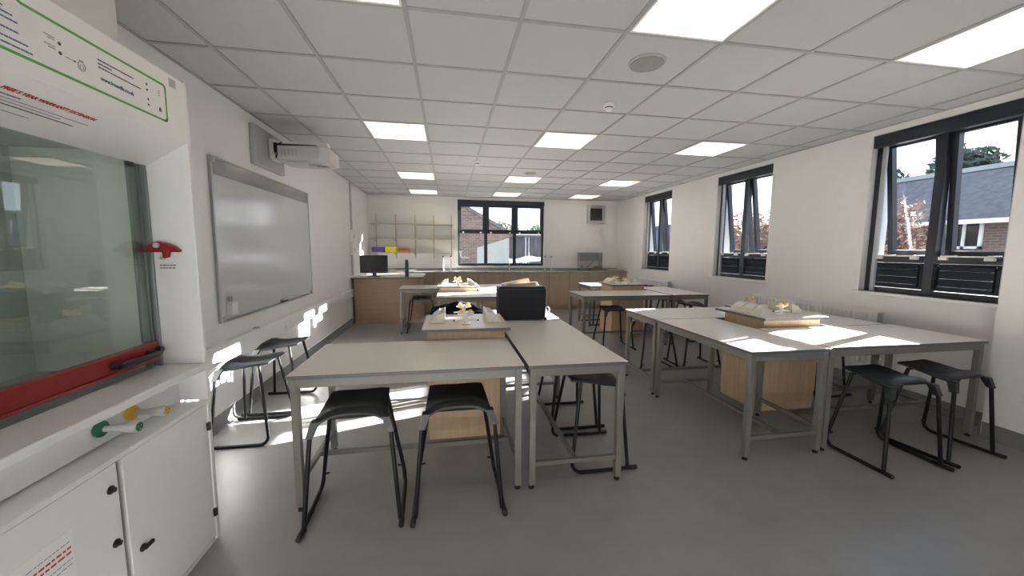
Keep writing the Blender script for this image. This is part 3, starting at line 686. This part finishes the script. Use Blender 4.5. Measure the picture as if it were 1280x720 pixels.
for k, yy in enumerate((1.225, 1.255)):
    pn = root('marker_pen', (XL+.04, yy, .867), 'white marker pen standing in the cup at the whiteboard corner, %s one' % ('left', 'right')[k], 'pen', 'marker pens in the cup')
    m = MB(); m.tube([(XL+.038, yy, .867), (XL+.034, yy, .97)], .0075, 10); obj('barrel', m, M['whiteplastic'], pn)
    m = MB(); m.tube([(XL+.034, yy, .97), (XL+.032, yy, 1.01)], .0085, 10); obj('cap', m, M['greyplastic'], pn)
er = root('board_eraser', (XL+.04, 2.24, .83), 'dark board eraser on the bottom edge of the whiteboard', 'eraser')
m = MB(); m.box(XL+.014, XL+.045, 2.18, 2.30, .831, .845); obj('felt_pad', m, M['black'], er)
m = MB(); m.box(XL+.012, XL+.047, 2.175, 2.305, .845, .862); obj('grip', m, M['greyplastic'], er, bevel=.003)

# projector on wall arm
pj = root('projector', (-.1, 2.15, 2.2), 'white short-throw projector on a wall arm above the whiteboard', 'projector')
m = MB(); m.box(XL, XL+.05, 1.76, 2.38, 2.16, 2.52); obj('wall_plate', m, M['greyplastic'], pj, bevel=.012)
m = MB(); m.box(XL+.05, XL+.10, 2.02, 2.20, 2.26, 2.46); m.box(XL+.05, .22, 2.06, 2.15, 2.40, 2.45); obj('arm', m, M['whiteplastic'], pj, bevel=.006)
m = MB(); m.box(XL+.1, .12, 2.045, 2.06, 2.395, 2.42); m.box(XL+.10, XL+.13, 2.01, 2.05, 2.33, 2.42); m.tube([(XL+.12, 2.03, 2.40), (XL+.18, 1.99, 2.42), (XL+.14, 2.0, 2.33), (XL+.11, 2.03, 2.28)], .006, 8); obj('cable', m, M['black'], pj)
m = MB(); m.prism([(-.20, 1.93), (.20, 1.88), (.27, 1.93), (.27, 2.26), (.20, 2.32), (-.14, 2.34), (-.22, 2.26)], 'z', 2.24, 2.375); body = obj('body', m, M['projector'], pj, bevel=.012)
m = MB(); m.prism([(-.14, 1.97), (.06, 1.95), (.06, 2.0), (-.14, 2.02)], 'z', 2.234, 2.245)
for k in range(5): m.box(-.17+k*.035, -.15+k*.035, 1.907, 1.93, 2.28, 2.34)
obj('vent', m, M['greyplastic'], body)
m = MB(); m.prism([(.02, 2.1), (.16, 2.06), (.20, 2.18), (.06, 2.24)], 'z', 2.225, 2.245); obj('lens_hood', m, M['greyplastic'], body, bevel=.004)
m = MB(); m.box(.10, .19, 2.09, 2.11, 2.221, 2.2255); obj('lens_window', m, M['black'], body)

# ------------------------------------------------------------------ back run of units
WT = .9
wt = root('worktop', (2.6, 6.6, .86), 'long grey worktop along the back wall with inset sinks', 'worktop')
m = MB(); m.box(XL+.002, XR-.002, 6.28, YB-.002, .87, WT); obj('surface', m, M['worktop'], wt, bevel=.003)
m = MB(); m.box(XL+.002, XR-.002, YB-.02, YB, WT+.001, WT+.05); obj('trim_4', m, M['worktop'], kind='structure')
for x in (1.28, 2.62, 3.70):
    m = MB(); m.box(x-.2, x+.2, 6.40, 6.42, WT, WT+.004); m.box(x-.2, x+.2, 6.72, 6.74, WT, WT+.004); m.box(x-.2, x-.18, 6.42, 6.72, WT, WT+.004); m.box(x+.18, x+.2, 6.42, 6.72, WT, WT+.004); s_ = obj('sink_rim', m, M['sink'], wt)
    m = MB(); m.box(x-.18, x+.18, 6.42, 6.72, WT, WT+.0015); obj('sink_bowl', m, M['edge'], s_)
def unit(x0, x1, nd, lab, drawers=False):
    t = root('base_unit', ((x0+x1)/2, 6.6, 0), lab, 'cabinet', 'beech base units under the back worktop')
    m = MB(); m.box(x0+.001, x1-.001, 6.36, YB-.004, 0, .10); obj('plinth', m, M['woodd'], t)
    m = MB(); m.box(x0+.001, x1-.001, 6.32, YB-.004, .10, .868); obj('carcass', m, M['carcass'], t)
    wd = (x1-x0)/nd
    for k in range(nd):
        a, b = x0+k*wd+.005, x0+(k+1)*wd-.005
        if drawers:
            for (z0, z1) in ((.105, .47), (.475, .67), (.675, .86)):
                m = MB(); m.box(a, b, 6.302, 6.32, z0, z1); d = obj('drawer', m, M['woodd'], t, bevel=.001)
                m = MB(); m.tube([((a+b)/2-.05, 6.302, z1-.05), ((a+b)/2-.05, 6.285, z1-.05), ((a+b)/2+.05, 6.285, z1-.05), ((a+b)/2+.05, 6.302, z1-.05)], .005, 8); obj('handle', m, M['gasyellow'], d)
        else:
            m = MB(); m.box(a, b, 6.302, 6.32, .105, .862); d = obj('door', m, M['woodd'], t, bevel=.001)
            hx = b-.12 if (k == 0 and nd > 1) else a+.12
            m = MB(); m.tube([(hx-.05, 6.302, .80), (hx-.05, 6.286, .80), (hx+.05, 6.286, .80), (hx+.05, 6.302, .80)], .004, 8); obj('handle', m, M['alu'], d)
unit(.60, 1.08, 1, 'beech drawer unit beside the peninsula in the back run', True)
unit(1.08, 2.08, 2, 'double-door beech base unit left of the back window, behind the far left island')
unit(2.08, 3.20, 2, 'double-door beech base unit under the middle of the back window')
unit(3.20, 4.20, 2, 'double-door beech base unit right of the back window')
unit(4.20, 5.10, 2, 'double-door beech base unit under the acrylic display box')
unit(5.10, XR-.005, 1, 'narrow beech base unit in the right back corner')
pn = root('peninsula_unit', (.3, 5.7, 0), 'beech-clad peninsula desk with dark-edged top carrying the monitor', 'desk')
m = MB(); m.box(XL+.05, .88, 5.16, 5.185, .02, .84); m.box(XL+.005, .88, 5.16, 5.185, 0, .02); obj('front_panel', m, M['woodh'], pn)
m = MB(); m.box(.855, .88, 5.185, 6.27, .02, .84); obj('side_panel', m, M['woodd'], pn); m = MB(); m.box(XL+.05, XL+.075, 5.185, 6.27, .02, .84); obj('side_panel', m, M['woodd'], pn)
m = MB(); m.box(XL+.003, .93, 5.13, 6.275, .84, .868); m.mi = [1, 0, 1, 1, 1, 1]; obj('desk_top', m, [M['laminate'], M['edge']], pn, bevel=.002)
DT = .868
mo = root('monitor', (.02, 5.42, DT), 'black flat monitor facing the room at the left end of the peninsula', 'monitor')
m = MB(); m.box(-.25, .26, 5.40, 5.435, .935, 1.27); obj('casing', m, M['black'], mo, bevel=.005)
m = MB(); m.box(-.238, .248, 5.397, 5.40, .955, 1.258); obj('screen', m, M['screen'], mo)
m = MB(); m.box(-.03, .04, 5.43, 5.45, .875, 1.05); obj('stand_neck', m, M['black'], mo)
m = MB(); m.box(-.11, .12, 5.34, 5.50, DT, .878); obj('stand_base', m, M['black'], mo, bevel=.004)
m = MB(); m.box(-.245, -.12, 5.36, 5.395, DT+.001, .935); tag(obj('small_device', m, M['chrome'], None, bevel=.004), 'small shiny silver box under the left edge of the monitor', 'device')
kb = root('keyboard', (.45, 5.30, DT), 'pale keyboard lying on the peninsula right of the monitor', 'keyboard')
m = MB(); m.box(.16, .56, 5.20, 5.34, DT, DT+.014); obj('case', m, M['whiteplastic'], kb, bevel=.003)
m = MB()
for i in range(14):
    for j in range(5): m.box(.172+i*.0272, .172+i*.0272+.022, 5.21+j*.025, 5.21+j*.025+.02, DT+.014, DT+.018)
obj('keys', m, M['greyplastic'], kb)
m = MB(); m.box(.70, .92, 5.19, 5.50, DT, DT+.004); tag(obj('paper_sheet', m, M['paper']), 'white sheet of paper at the right end of the peninsula top', 'paper')
bt = root('bottle', (.63, 5.22, DT), 'tall dark green cylinder bottle standing on the peninsula', 'bottle')
m = MB(); m.lathe((.63, 5.22, DT), [(.030, 0), (.034, .006), (.034, .28), (.030, .29)], seg=24); obj('body', m, M['bottle'], bt)
m = MB(); m.lathe((.63, 5.22, DT+.29), [(.031, 0), (.031, .03), (.027, .034)], seg=24); obj('lid', m, M['bottle'], bt)
m = MB()
for k in range(6): m.obox((.12+k*.09+random.uniform(-.02, .02), 6.62, WT+.003+k*.0035), (.21, .29, .003), Matrix.Rotation(random.uniform(-.5, .5), 3, 'Z'))
tag(obj('paper_pile', m, M['paper']), 'loose pile of papers on the back worktop behind the monitor', 'papers')
# taps
def tall_tap(x, lab):
    t = root('sink_tap', (x, 6.78, WT), lab, 'tap', 'tall white sink taps')
    m = MB(); m.lathe((x, 6.78, WT), [(.022, 0), (.022, .02), (.011, .03)], seg=14); m.tube([(x, 6.78, WT+.02), (x, 6.78, WT+.27), (x, 6.76, WT+.305), (x, 6.70, WT+.31), (x, 6.68, WT+.28)], .009, 10); obj('spout', m, M['whiteplastic'], t)
    m = MB(); m.lathe((x, 6.78, WT+.315), [(.012, -.01), (.022, 0), (.022, .016), (.010, .024)], seg=14); obj('knob', m, M['black'], t)
tall_tap(1.29, 'tall white tap with black knob left of the back window, left of the pair')
tall_tap(1.47, 'tall white tap with black knob left of the back window, right of the pair')
tall_tap(3.72, 'tall white tap with black knob right of the back window, left of the pair')
tall_tap(3.88, 'tall white tap with black knob right of the back window, right of the pair')
t = root('mixer_tap', (2.85, 6.80, WT), 'low brassy cross-head tap under the middle of the back window', 'tap')
m = MB(); m.tube([(2.85, 6.80, WT), (2.85, 6.80, WT+.13), (2.85, 6.77, WT+.155), (2.85, 6.70, WT+.15)], .010, 10); obj('spout', m, M['chrome'], t)
m = MB(); m.tube([(2.78, 6.80, WT+.09), (2.92, 6.80, WT+.09)], .010, 10); obj('handle', m, M['gasyellow'], t)
# display box, tray
t = root('display_box', (4.80, 6.62, WT), 'clear acrylic display box with grey top half on the back worktop', 'display box')
m = MB(); m.box(4.52, 5.08, 6.50, 6.505, WT+.001, 1.33); m.box(4.52, 4.525, 6.505, 6.72, WT+.001, 1.33); m.box(5.075, 5.08, 6.505, 6.72, WT+.001, 1.33); obj('acrylic_case', m, M['clear'], t)
m = MB(); m.box(4.53, 5.07, 6.715, 6.72, 1.13, 1.33); m.box(4.52, 5.08, 6.505, 6.72, 1.33, 1.336); obj('grey_panel', m, M['greyplastic'], t)
m = MB(); m.obox((4.80, 6.60, 1.04), (.03, .03, .30), Matrix.Rotation(radians(48), 3, 'Y')); obj('diagonal_strut', m, M['greyplastic'], t)
m = MB(); m.prism([(4.84, WT+.002), (5.06, WT+.002), (5.06, 1.0), (4.98, 1.01), (4.9, .95)], 'y', 6.53, 6.68); obj('wooden_block', m, M['manila'], t)
m = MB(); m.box(4.56, 4.66, 6.55, 6.65, WT+.002, .97); m.box(4.58, 4.60, 6.58, 6.62, .97, 1.03); obj('model_base', m, M['greyplastic'], t)
m = MB(); m.prism([(5.20, WT+.002), (5.58, WT+.002), (5.60, WT+.035), (5.18, WT+.035)], 'y', 6.40, 6.70); tag(obj('tray', m, M['greyplastic'], bevel=.004), 'shallow grey tray at the right end of the back worktop', 'tray')
# wall vent unit
t = root('extractor_vent', (5.02, YB-.04, 2.05), 'square grey wall vent with dark grille high on the back wall', 'vent')
m = MB(); m.box(4.80, 4.87, YB-.07, YB, 2.05, 2.49); m.box(5.18, 5.25, YB-.07, YB, 2.05, 2.49); m.box(4.87, 5.18, YB-.07, YB, 2.42, 2.49); m.box(4.87, 5.18, YB-.07, YB, 2.05, 2.12); obj('housing', m, M['greyplastic'], t, bevel=.006)
m = MB(); m.box(4.87, 5.18, YB-.02, YB, 2.12, 2.42)
for k in range(12): m.obox((5.025, YB-.045, 2.135+k*.025), (.31, .025, .004), Matrix.Rotation(radians(30), 3, 'X'))
obj('grille', m, M['timber'], t)
# shelves
t = root('wall_shelving', (.62, 6.8, 1.2), 'three pale wood shelves on slotted uprights above the monitor', 'shelves')
for z in (1.315, 1.63, 1.955):
    m = MB(); m.box(-.29, 1.52, YB-.26, YB-.025, z-.018, z); obj('shelf_board', m, M['shelfwood'], t)
for x in (-.20, .23, .66, 1.08, 1.48):
    m = MB(); m.box(x-.011, x+.011, YB-.022, YB, 1.17, 2.17); u = obj('upright', m, M['shelfwood'], t)
    for z in (1.295, 1.61, 1.935):
        m = MB(); m.prism([(YB-.022, z), (YB-.22, z), (YB-.22, z-.008), (YB-.022, z-.05)], 'x', x-.006, x+.006); obj('bracket', m, M['shelfwood'], u)
def tub(x0, x1, h, mt, lab):
    t = root('storage_tub', ((x0+x1)/2, YB-.15, 1.315), lab, 'storage tub', 'coloured tubs on the bottom shelf')
    a, b, z = YB-.24, YB-.06, 1.315; m = MB(); m.box(x0, x1, a, b, z, z+.005)
    m.box(x0, x0+.005, a, b, z+.005, z+h); m.box(x1-.005, x1, a, b, z+.005, z+h); m.box(x0, x1, a, a+.005, z+.005, z+h*(.62 if mt == 'orange' else 1)); m.box(x0, x1, b-.005, b, z+.005, z+h); m.box(x0-.006, x1+.006, a-.008, a, z+h*.8 if mt != 'orange' else z+h*.5, z+h*(1 if mt != 'orange' else .62)); obj('tub_body', m, M[mt], t)
    m = MB()
    for k in range(7): m.obox((random.uniform(x0+.03, x1-.03), (a+b)/2+random.uniform(-.05, .05), z+h*.82), (.05, .03, h*.4), Matrix.Rotation(random.uniform(-1, 1), 3, 'Y') @ Matrix.Rotation(random.uniform(0, 3), 3, 'Z'))
    obj('contents', m, M['black' if mt != 'orange' else 'orange'], t)
tub(-.27, -.01, .11, 'purple', 'purple plastic tub at the left of the bottom shelf')
tub(.02, .27, .13, 'trayyellow', 'yellow plastic tub between the purple and the orange ones')
tub(.30, .54, .075, 'orange', 'low orange tray at the right of the tubs on the bottom shelf')

# ------------------------------------------------------------------ radiators
def radiator(y0, y1, lab):
    t = root('radiator', (5.57, (y0+y1)/2, .2), lab, 'radiator', 'white panel radiators under the windows')
    m = MB(); m.box(5.535, 5.545, y0, y1, .26, .80)
    y = y0+.03
    while y < y1-.04: m.prism([(5.535, y), (5.518, y+.007), (5.518, y+.021), (5.535, y+.028)], 'z', .29, .785); y += .05
    obj('front_panel', m, M['white'], t, bevel=.002)
    m = MB(); m.box(5.585, 5.595, y0, y1, .26, .80)
    obj('rear_panel', m, M['white'], t)
    m = MB(); m.box(5.535, 5.546, y0, y1, .80, .812); m.box(5.584, 5.60, y0, y1, .80, .812); y = y0+.01
    while y < y1-.02: m.box(5.546, 5.584, y, y+.022, .803, .809); y += .05
    obj('top_cover', m, M['white'], t)
    m = MB(); y = y0+.02
    while y < y1-.02: m.box(5.546, 5.584, y, y+.002, .28, .795); y += .05
    m.box(5.536, 5.60, y0-.004, y0, .26, .808); m.box(5.536, 5.60, y1, y1+.004, .26, .808)
    obj('side_grille', m, M['greyplastic'], t)
    m = MB()
    for yy in (y0+.15, y1-.15): m.box(5.60, 5.628, yy-.02, yy+.02, .30, .76)
    obj('wall_bracket', m, M['white'], t)
    m = MB(); m.tube([(5.565, y0-.004, .29), (5.565, y0-.05, .29), (5.565, y0-.055, .25), (5.565, y0-.055, .0)], .008, 10); m.lathe((5.565, y0-.045, .29), [(.014, 0), (.016, .03), (.012, .07)], seg=14); obj('valve', m, M['chrome'], t)
radiator(.88, 2.42, 'long white panel radiator under the near and middle windows')
radiator(4.45, 5.60, 'short white panel radiator under the farthest right-hand window')

# ------------------------------------------------------------------ things on the tables
bg = root('document_bag', (2.07, 1.33, .75), 'upright black bag stuffed with papers on the table behind the near left pedestal', 'bag')
m = MB()
def bgf(u, v):
    return (0, 0, 0)
m.prism([(1.85, .752), (2.29, .752), (2.292, 1.03), (2.28, 1.058), (2.26, 1.065), (1.88, 1.065), (1.86, 1.058), (1.848, 1.03)], 'y', 1.25, 1.27)
m.prism([(1.85, .752), (2.29, .752), (2.29, 1.05), (1.85, 1.05)], 'y', 1.41, 1.43)
m.box(1.85, 1.87, 1.27, 1.41, .752, 1.04); m.box(2.27, 2.29, 1.27, 1.41, .752, 1.04); m.box(1.87, 2.27, 1.27, 1.41, .752, .765)
obj('bag_body', m, M['fabric'], bg, bevel=.006)
m = MB(); m.box(2.272, 2.30, 1.235, 1.252, .75, .775); m.box(1.853, 2.287, 1.246, 1.25, 1.03, 1.04); obj('base_corner', m, M['black'], bg)
t = root('spiral_notebook', (2.12, 1.33, 1.0), 'brown-covered spiral notebook poking out of the black bag', 'notebook')
Rk = Matrix.Rotation(radians(-4), 3, 'Y')
m = MB(); m.obox((2.09, 1.325, .985), (.27, .012, .21), Rk); obj('cover', m, M['manila'], t)
m = MB()
for k in range(9): m.lathe((2.232-.004*k*0+.0, 1.316, .90+k*.021), [(.009, 0), (.009, .006)], axis=(0, 0, 1), seg=10)
m.box(2.205, 2.228, 1.317, 1.333, .9, 1.095)
obj('spiral_binding', m, M['whiteplastic'], t)
t = root('plastic_wallet', (2.05, 1.38, 1.0), 'clear grey plastic wallet standing behind the notebook in the black bag', 'folder')
m = MB(); m.obox((2.04, 1.37, 1.0), (.27, .006, .22), Matrix.Rotation(radians(-11), 3, 'Y')); obj('wallet', m, M['greyplastic'], t)
m = MB(); m.obox((1.93, 1.365, 1.0), (.05, .004, .18), Matrix.Rotation(radians(-11), 3, 'Y')); obj('inner_sheet', m, M['paper'], t)
m = MB(); m.tube([(2.35, 1.46, .753), (2.36, 1.49, .757), (2.365, 1.52, .79), (2.372, 1.54, .822), (2.395, 1.545, .828), (2.405, 1.535, .80), (2.385, 1.51, .765), (2.36, 1.47, .755), (2.33, 1.44, .755)], .004, 8); tag(obj('cable', m, M['whiteplastic']), 'thin white cable loop standing up behind the black bag', 'cable')
# jacket
m = MB()
def jf(u, v):
    x = 1.535 + u*.30; y = 1.42 + v*.38
    h = .125*max(0, 1-abs(u+.15)**2.2)*sin(pi*min(1, v*.9+.08))**.6 + .008*sin(u*7+v*4)*sin(pi*v) + .004*sin(u*15-v*7)
    if abs(u) > .99 or v < .01 or v > .99: h = 0
    return (x+.02*sin(v*7), y+.02*sin(u*6), .758+max(0, h))
m.sheet(jf, 28, 16, .006)
tag(obj('jacket', m, M['navy']), 'crumpled navy jacket lying on the table behind the near left pedestal', 'jacket')
m = MB(); m.lathe((1.80, 1.33, .75), [(.022, 0), (.026, .05), (.026, .055)], seg=16); tag(obj('paper_cup', m, M['whiteplastic']), 'tiny white cup beside the navy jacket behind the gas taps', 'cup')  # white piece in place of a sunlit bit of the table top

# ------------------------------------------------------------------ outside
GZ = -.15
m = MB(); m.box(-30, 60, YB+.3, 80, GZ-.1, GZ); m.box(XR+.32, 60, -30, YB+.3, GZ-.1, GZ); tag(obj('yard_ground', m, M['ground']), 'paved yard outside the windows', 'ground')
t = root('brick_building', (1.0, 17, GZ), 'red brick building with sloping roof outside the left of the back window', 'building')
m = MB(); m.prism([(-5.5, GZ), (4.0, GZ), (4.0, 2.06), (3.9, 2.12), (1.0, 3.72), (-5.5, .7)], 'y', 14, 20); obj('gable_wall', m, M['brick'], t)
m = MB(); m.prism([(4.15, 1.96), (4.18, 2.08), (1.0, 3.86), (1.0, 3.72)], 'y', 13.8, 20.2); m.prism([(1.0, 3.72), (1.0, 3.86), (-5.7, .85), (-5.6, .7)], 'y', 13.8, 20.2); obj('roof', m, M['slate'], t)
m = MB(); m.prism([(2.75, .55), (3.52, .45), (3.52, 1.80), (2.75, 1.55), (2.4, 1.45), (2.4, .6)], 'y', 11.0, 11.2); m.prism([(2.4, GZ), (3.5, GZ), (3.5, .45), (2.4, .6)], 'y', 11.0, 11.2); tag(obj('garden_wall', m, M['render']), 'pale rendered wedge-shaped wall outside the middle of the back window', 'wall')
t = root('timber_shed', (6.0, 21, GZ), 'long dark timber shed behind the back window right panes', 'shed')
m = MB(); m.box(3.6, 10, 20.6, 23, GZ, 2.15); obj('walls', m, M['timber'], t)
m = MB(); m.prism([(20.4, 2.15), (23.2, 2.15), (23.2, 2.45), (20.4, 2.28)], 'x', 3.5, 10.1); obj('roof', m, M['slate'], t)
m = MB(); m.box(6.05, 6.13, 20.52, 20.6, GZ, 2.15); m.box(6.25, 6.31, 20.52, 20.6, GZ, 2.15); obj('drainpipe', m, M['greyplastic'], t)
m = MB()
def tf(u, v):
    return (4.45+u*.85, 12.3+v*.9, .90+.12*sin(pi*v)*(1+.35*sin(u*5+1))+.06*(u+1))
m.sheet(tf, 24, 10, .05)
for xx in (3.7, 4.4, 5.15):
    for yy in (12.4, 13.0): m.box(xx, xx+.06, yy, yy+.06, GZ, .92)
tag(obj('covered_table', m, M['whitepaint']), 'long white-covered outdoor table in the yard seen through the back window', 'table')

def leaves(mb, c, rad, n, size):
    c = Vector(c); k = 0
    while k < n:
        p = Vector((random.uniform(-1, 1), random.uniform(-1, 1), random.uniform(-1, 1)))
        if p.length > 1 or (p.length < .55 and random.random() < .7): continue
        p = Vector((p.x*rad[0], p.y*rad[1], p.z*rad[2])) + c
        a = Vector((random.gauss(0, 1), random.gauss(0, 1), random.gauss(0, 1))).normalized(); b = a.orthogonal().normalized(); s = size*random.uniform(.6, 1.3)
        mb._add([p-a*s, p+b*s*.5, p+a*s, p-b*s*.5], [(0, 1, 2, 3)]); k += 1
def tree(name, x, y, h, rad, n, size, mt, lab, cat='tree', grp=None):
    t = root(name, (x, y, GZ), lab, cat, grp)
    m = MB(); m.tube([(x, y, GZ), (x+.05, y, h*.4), (x, y+.05, h*.75)], [.16*rad/1.5, .11*rad/1.5, .04], 8)
    for k in range(6):
        a = k*1.05; z = h*(.35+.06*k); m.tube([(x, y, z), (x+rad*.6*cos(a), y+rad*.6*sin(a), z+h*.22)], [.05, .015], 6)
    obj('trunk', m, M['bark'], t)
    m = MB()
    for k in range(9):
        a = k*2.4; q = rad*.55*math.sqrt(k/9); leaves(m, (x+q*cos(a), y+q*sin(a), h*.68+rad*.25*sin(k*1.7)), (rad*.6, rad*.6, h*.24), n//9, size)
    obj('foliage', m, M[mt], t)
tree('tree', 6.3, 34, 4.0, 2.0, 2700, .16, 'leafgreen', 'round green tree far behind the yard, middle back-window pane')
tree('tree', 11.2, 37, 4.0, 1.8, 2700, .16, 'leafgreen', 'round green tree far behind the yard, right back-window pane')
tree('tree', 9.0, 46, 3.9, 1.8, 1800, .17, 'leafdark', 'darker low tree between the two far green trees')
tree('beech_bush', 12.2, 6.0, 2.75, 1.2, 6300, .055, 'leafbeech', 'coppery beech bush outside the nearest right-hand window', 'bush')
tree('beech_bush', 12.2, 10.0, 2.9, 1.4, 4500, .065, 'leafbeech', 'coppery beech bush outside the middle right-hand window', 'bush')
t = root('roofed_house', (18, 4, GZ), 'long brick house with grey slate roof outside the nearest right-hand window', 'house')
m = MB(); m.box(16, 21, -6, 11.7, GZ, 2.40); obj('brick_wall', m, M['brick2'], t)
m = MB(); m.prism([(15.6, 2.32), (18.5, 4.10), (21.4, 2.32), (21.4, 2.22), (15.6, 2.22)], 'y', -6.3, 11.9); obj('roof', m, M['slate'], t)
m = MB(); m.prism([(18.3, 4.02), (18.5, 4.20), (18.7, 4.02)], 'y', -6.3, 11.9); obj('ridge_tiles', m, M['render'], t)
m = MB(); m.box(15.5, 15.6, -6.3, 11.9, 2.18, 2.30); obj('gutter', m, M['whitepaint'], t)
m = MB()
for a, b, c_, d in ((6.05, 6.12, 1.5, 2.25), (6.78, 6.85, 1.5, 2.25), (6.40, 6.47, 1.5, 2.25)): m.box(15.94, 16, a, b, c_, d)
m.box(15.94, 16, 6.05, 6.85, 2.2, 2.27); m.box(15.94, 16, 6.05, 6.85, 1.5, 1.57)
wf = obj('window_frame', m, M['whitepaint'], t)
m = MB(); m.box(15.97, 15.99, 6.12, 6.78, 1.57, 2.2); obj('window_pane', m, M['screen'], wf)
m = MB()
for k in range(60): m.box(10.4, 10.43, 3.2+k*.11, 3.2+k*.11+.085, GZ, 1.18)
m.box(10.43, 10.46, 3.2, 9.8, .3, .38); m.box(10.43, 10.46, 3.2, 9.8, .9, .98)
tag(obj('picket_fence', m, M['whitepaint']), 'pale picket fence outside the nearest right-hand window', 'fence')
t = root('clad_building', (13, 15, GZ), 'blue-clad flat-roofed building outside the farthest right-hand window', 'building')
m = MB(); m.box(11, 16, 12.4, 20, GZ, 2.35); obj('walls', m, M['blueclad'], t)
m = MB(); m.box(10.8, 16.2, 12.2, 20.2, 2.35, 2.5); obj('roof', m, M['slate'], t)
t = root('tall_tree', (14, 2.3, GZ), 'tall dense tree outside, between the pier and the slate-roofed house', 'tree')  # added out of view to block sun through the nearest window
m = MB(); m.tube([(14, 2.3, GZ), (14.05, 2.35, 2.2), (14, 2.3, 4.4)], [.20, .15, .08], 8)
for k in range(6): m.tube([(14, 2.3, 3.6+k*.12), (14+.9*cos(k*1.05), 2.3+.7*sin(k*1.05), 4.3+k*.1)], [.06, .02], 6)
obj('trunk', m, M['bark'], t)
m = MB(); m.lathe((14, 2.62, 3.9), [(.4, 0), (1.0, .12), (1.2, .6), (1.15, 1.1), (.8, 1.7), (.2, 2.1)], seg=24); leaves(m, (14, 2.6, 4.95), (1.22, 1.22, 1.2), 4000, .09); obj('foliage', m, M['leafdark'], t)
for k, (y, h, lb) in enumerate([(15.0, 9.0, 'first'), (21.0, 9.6, 'second'), (27.0, 9.2, 'third')]):
    tree('tree', 40, y, h, 2.4, 5400, .32, 'leafdark', 'dark tree on the skyline above the slate roof, %s from the pier side' % lb, 'tree', 'skyline trees behind the slate roof')
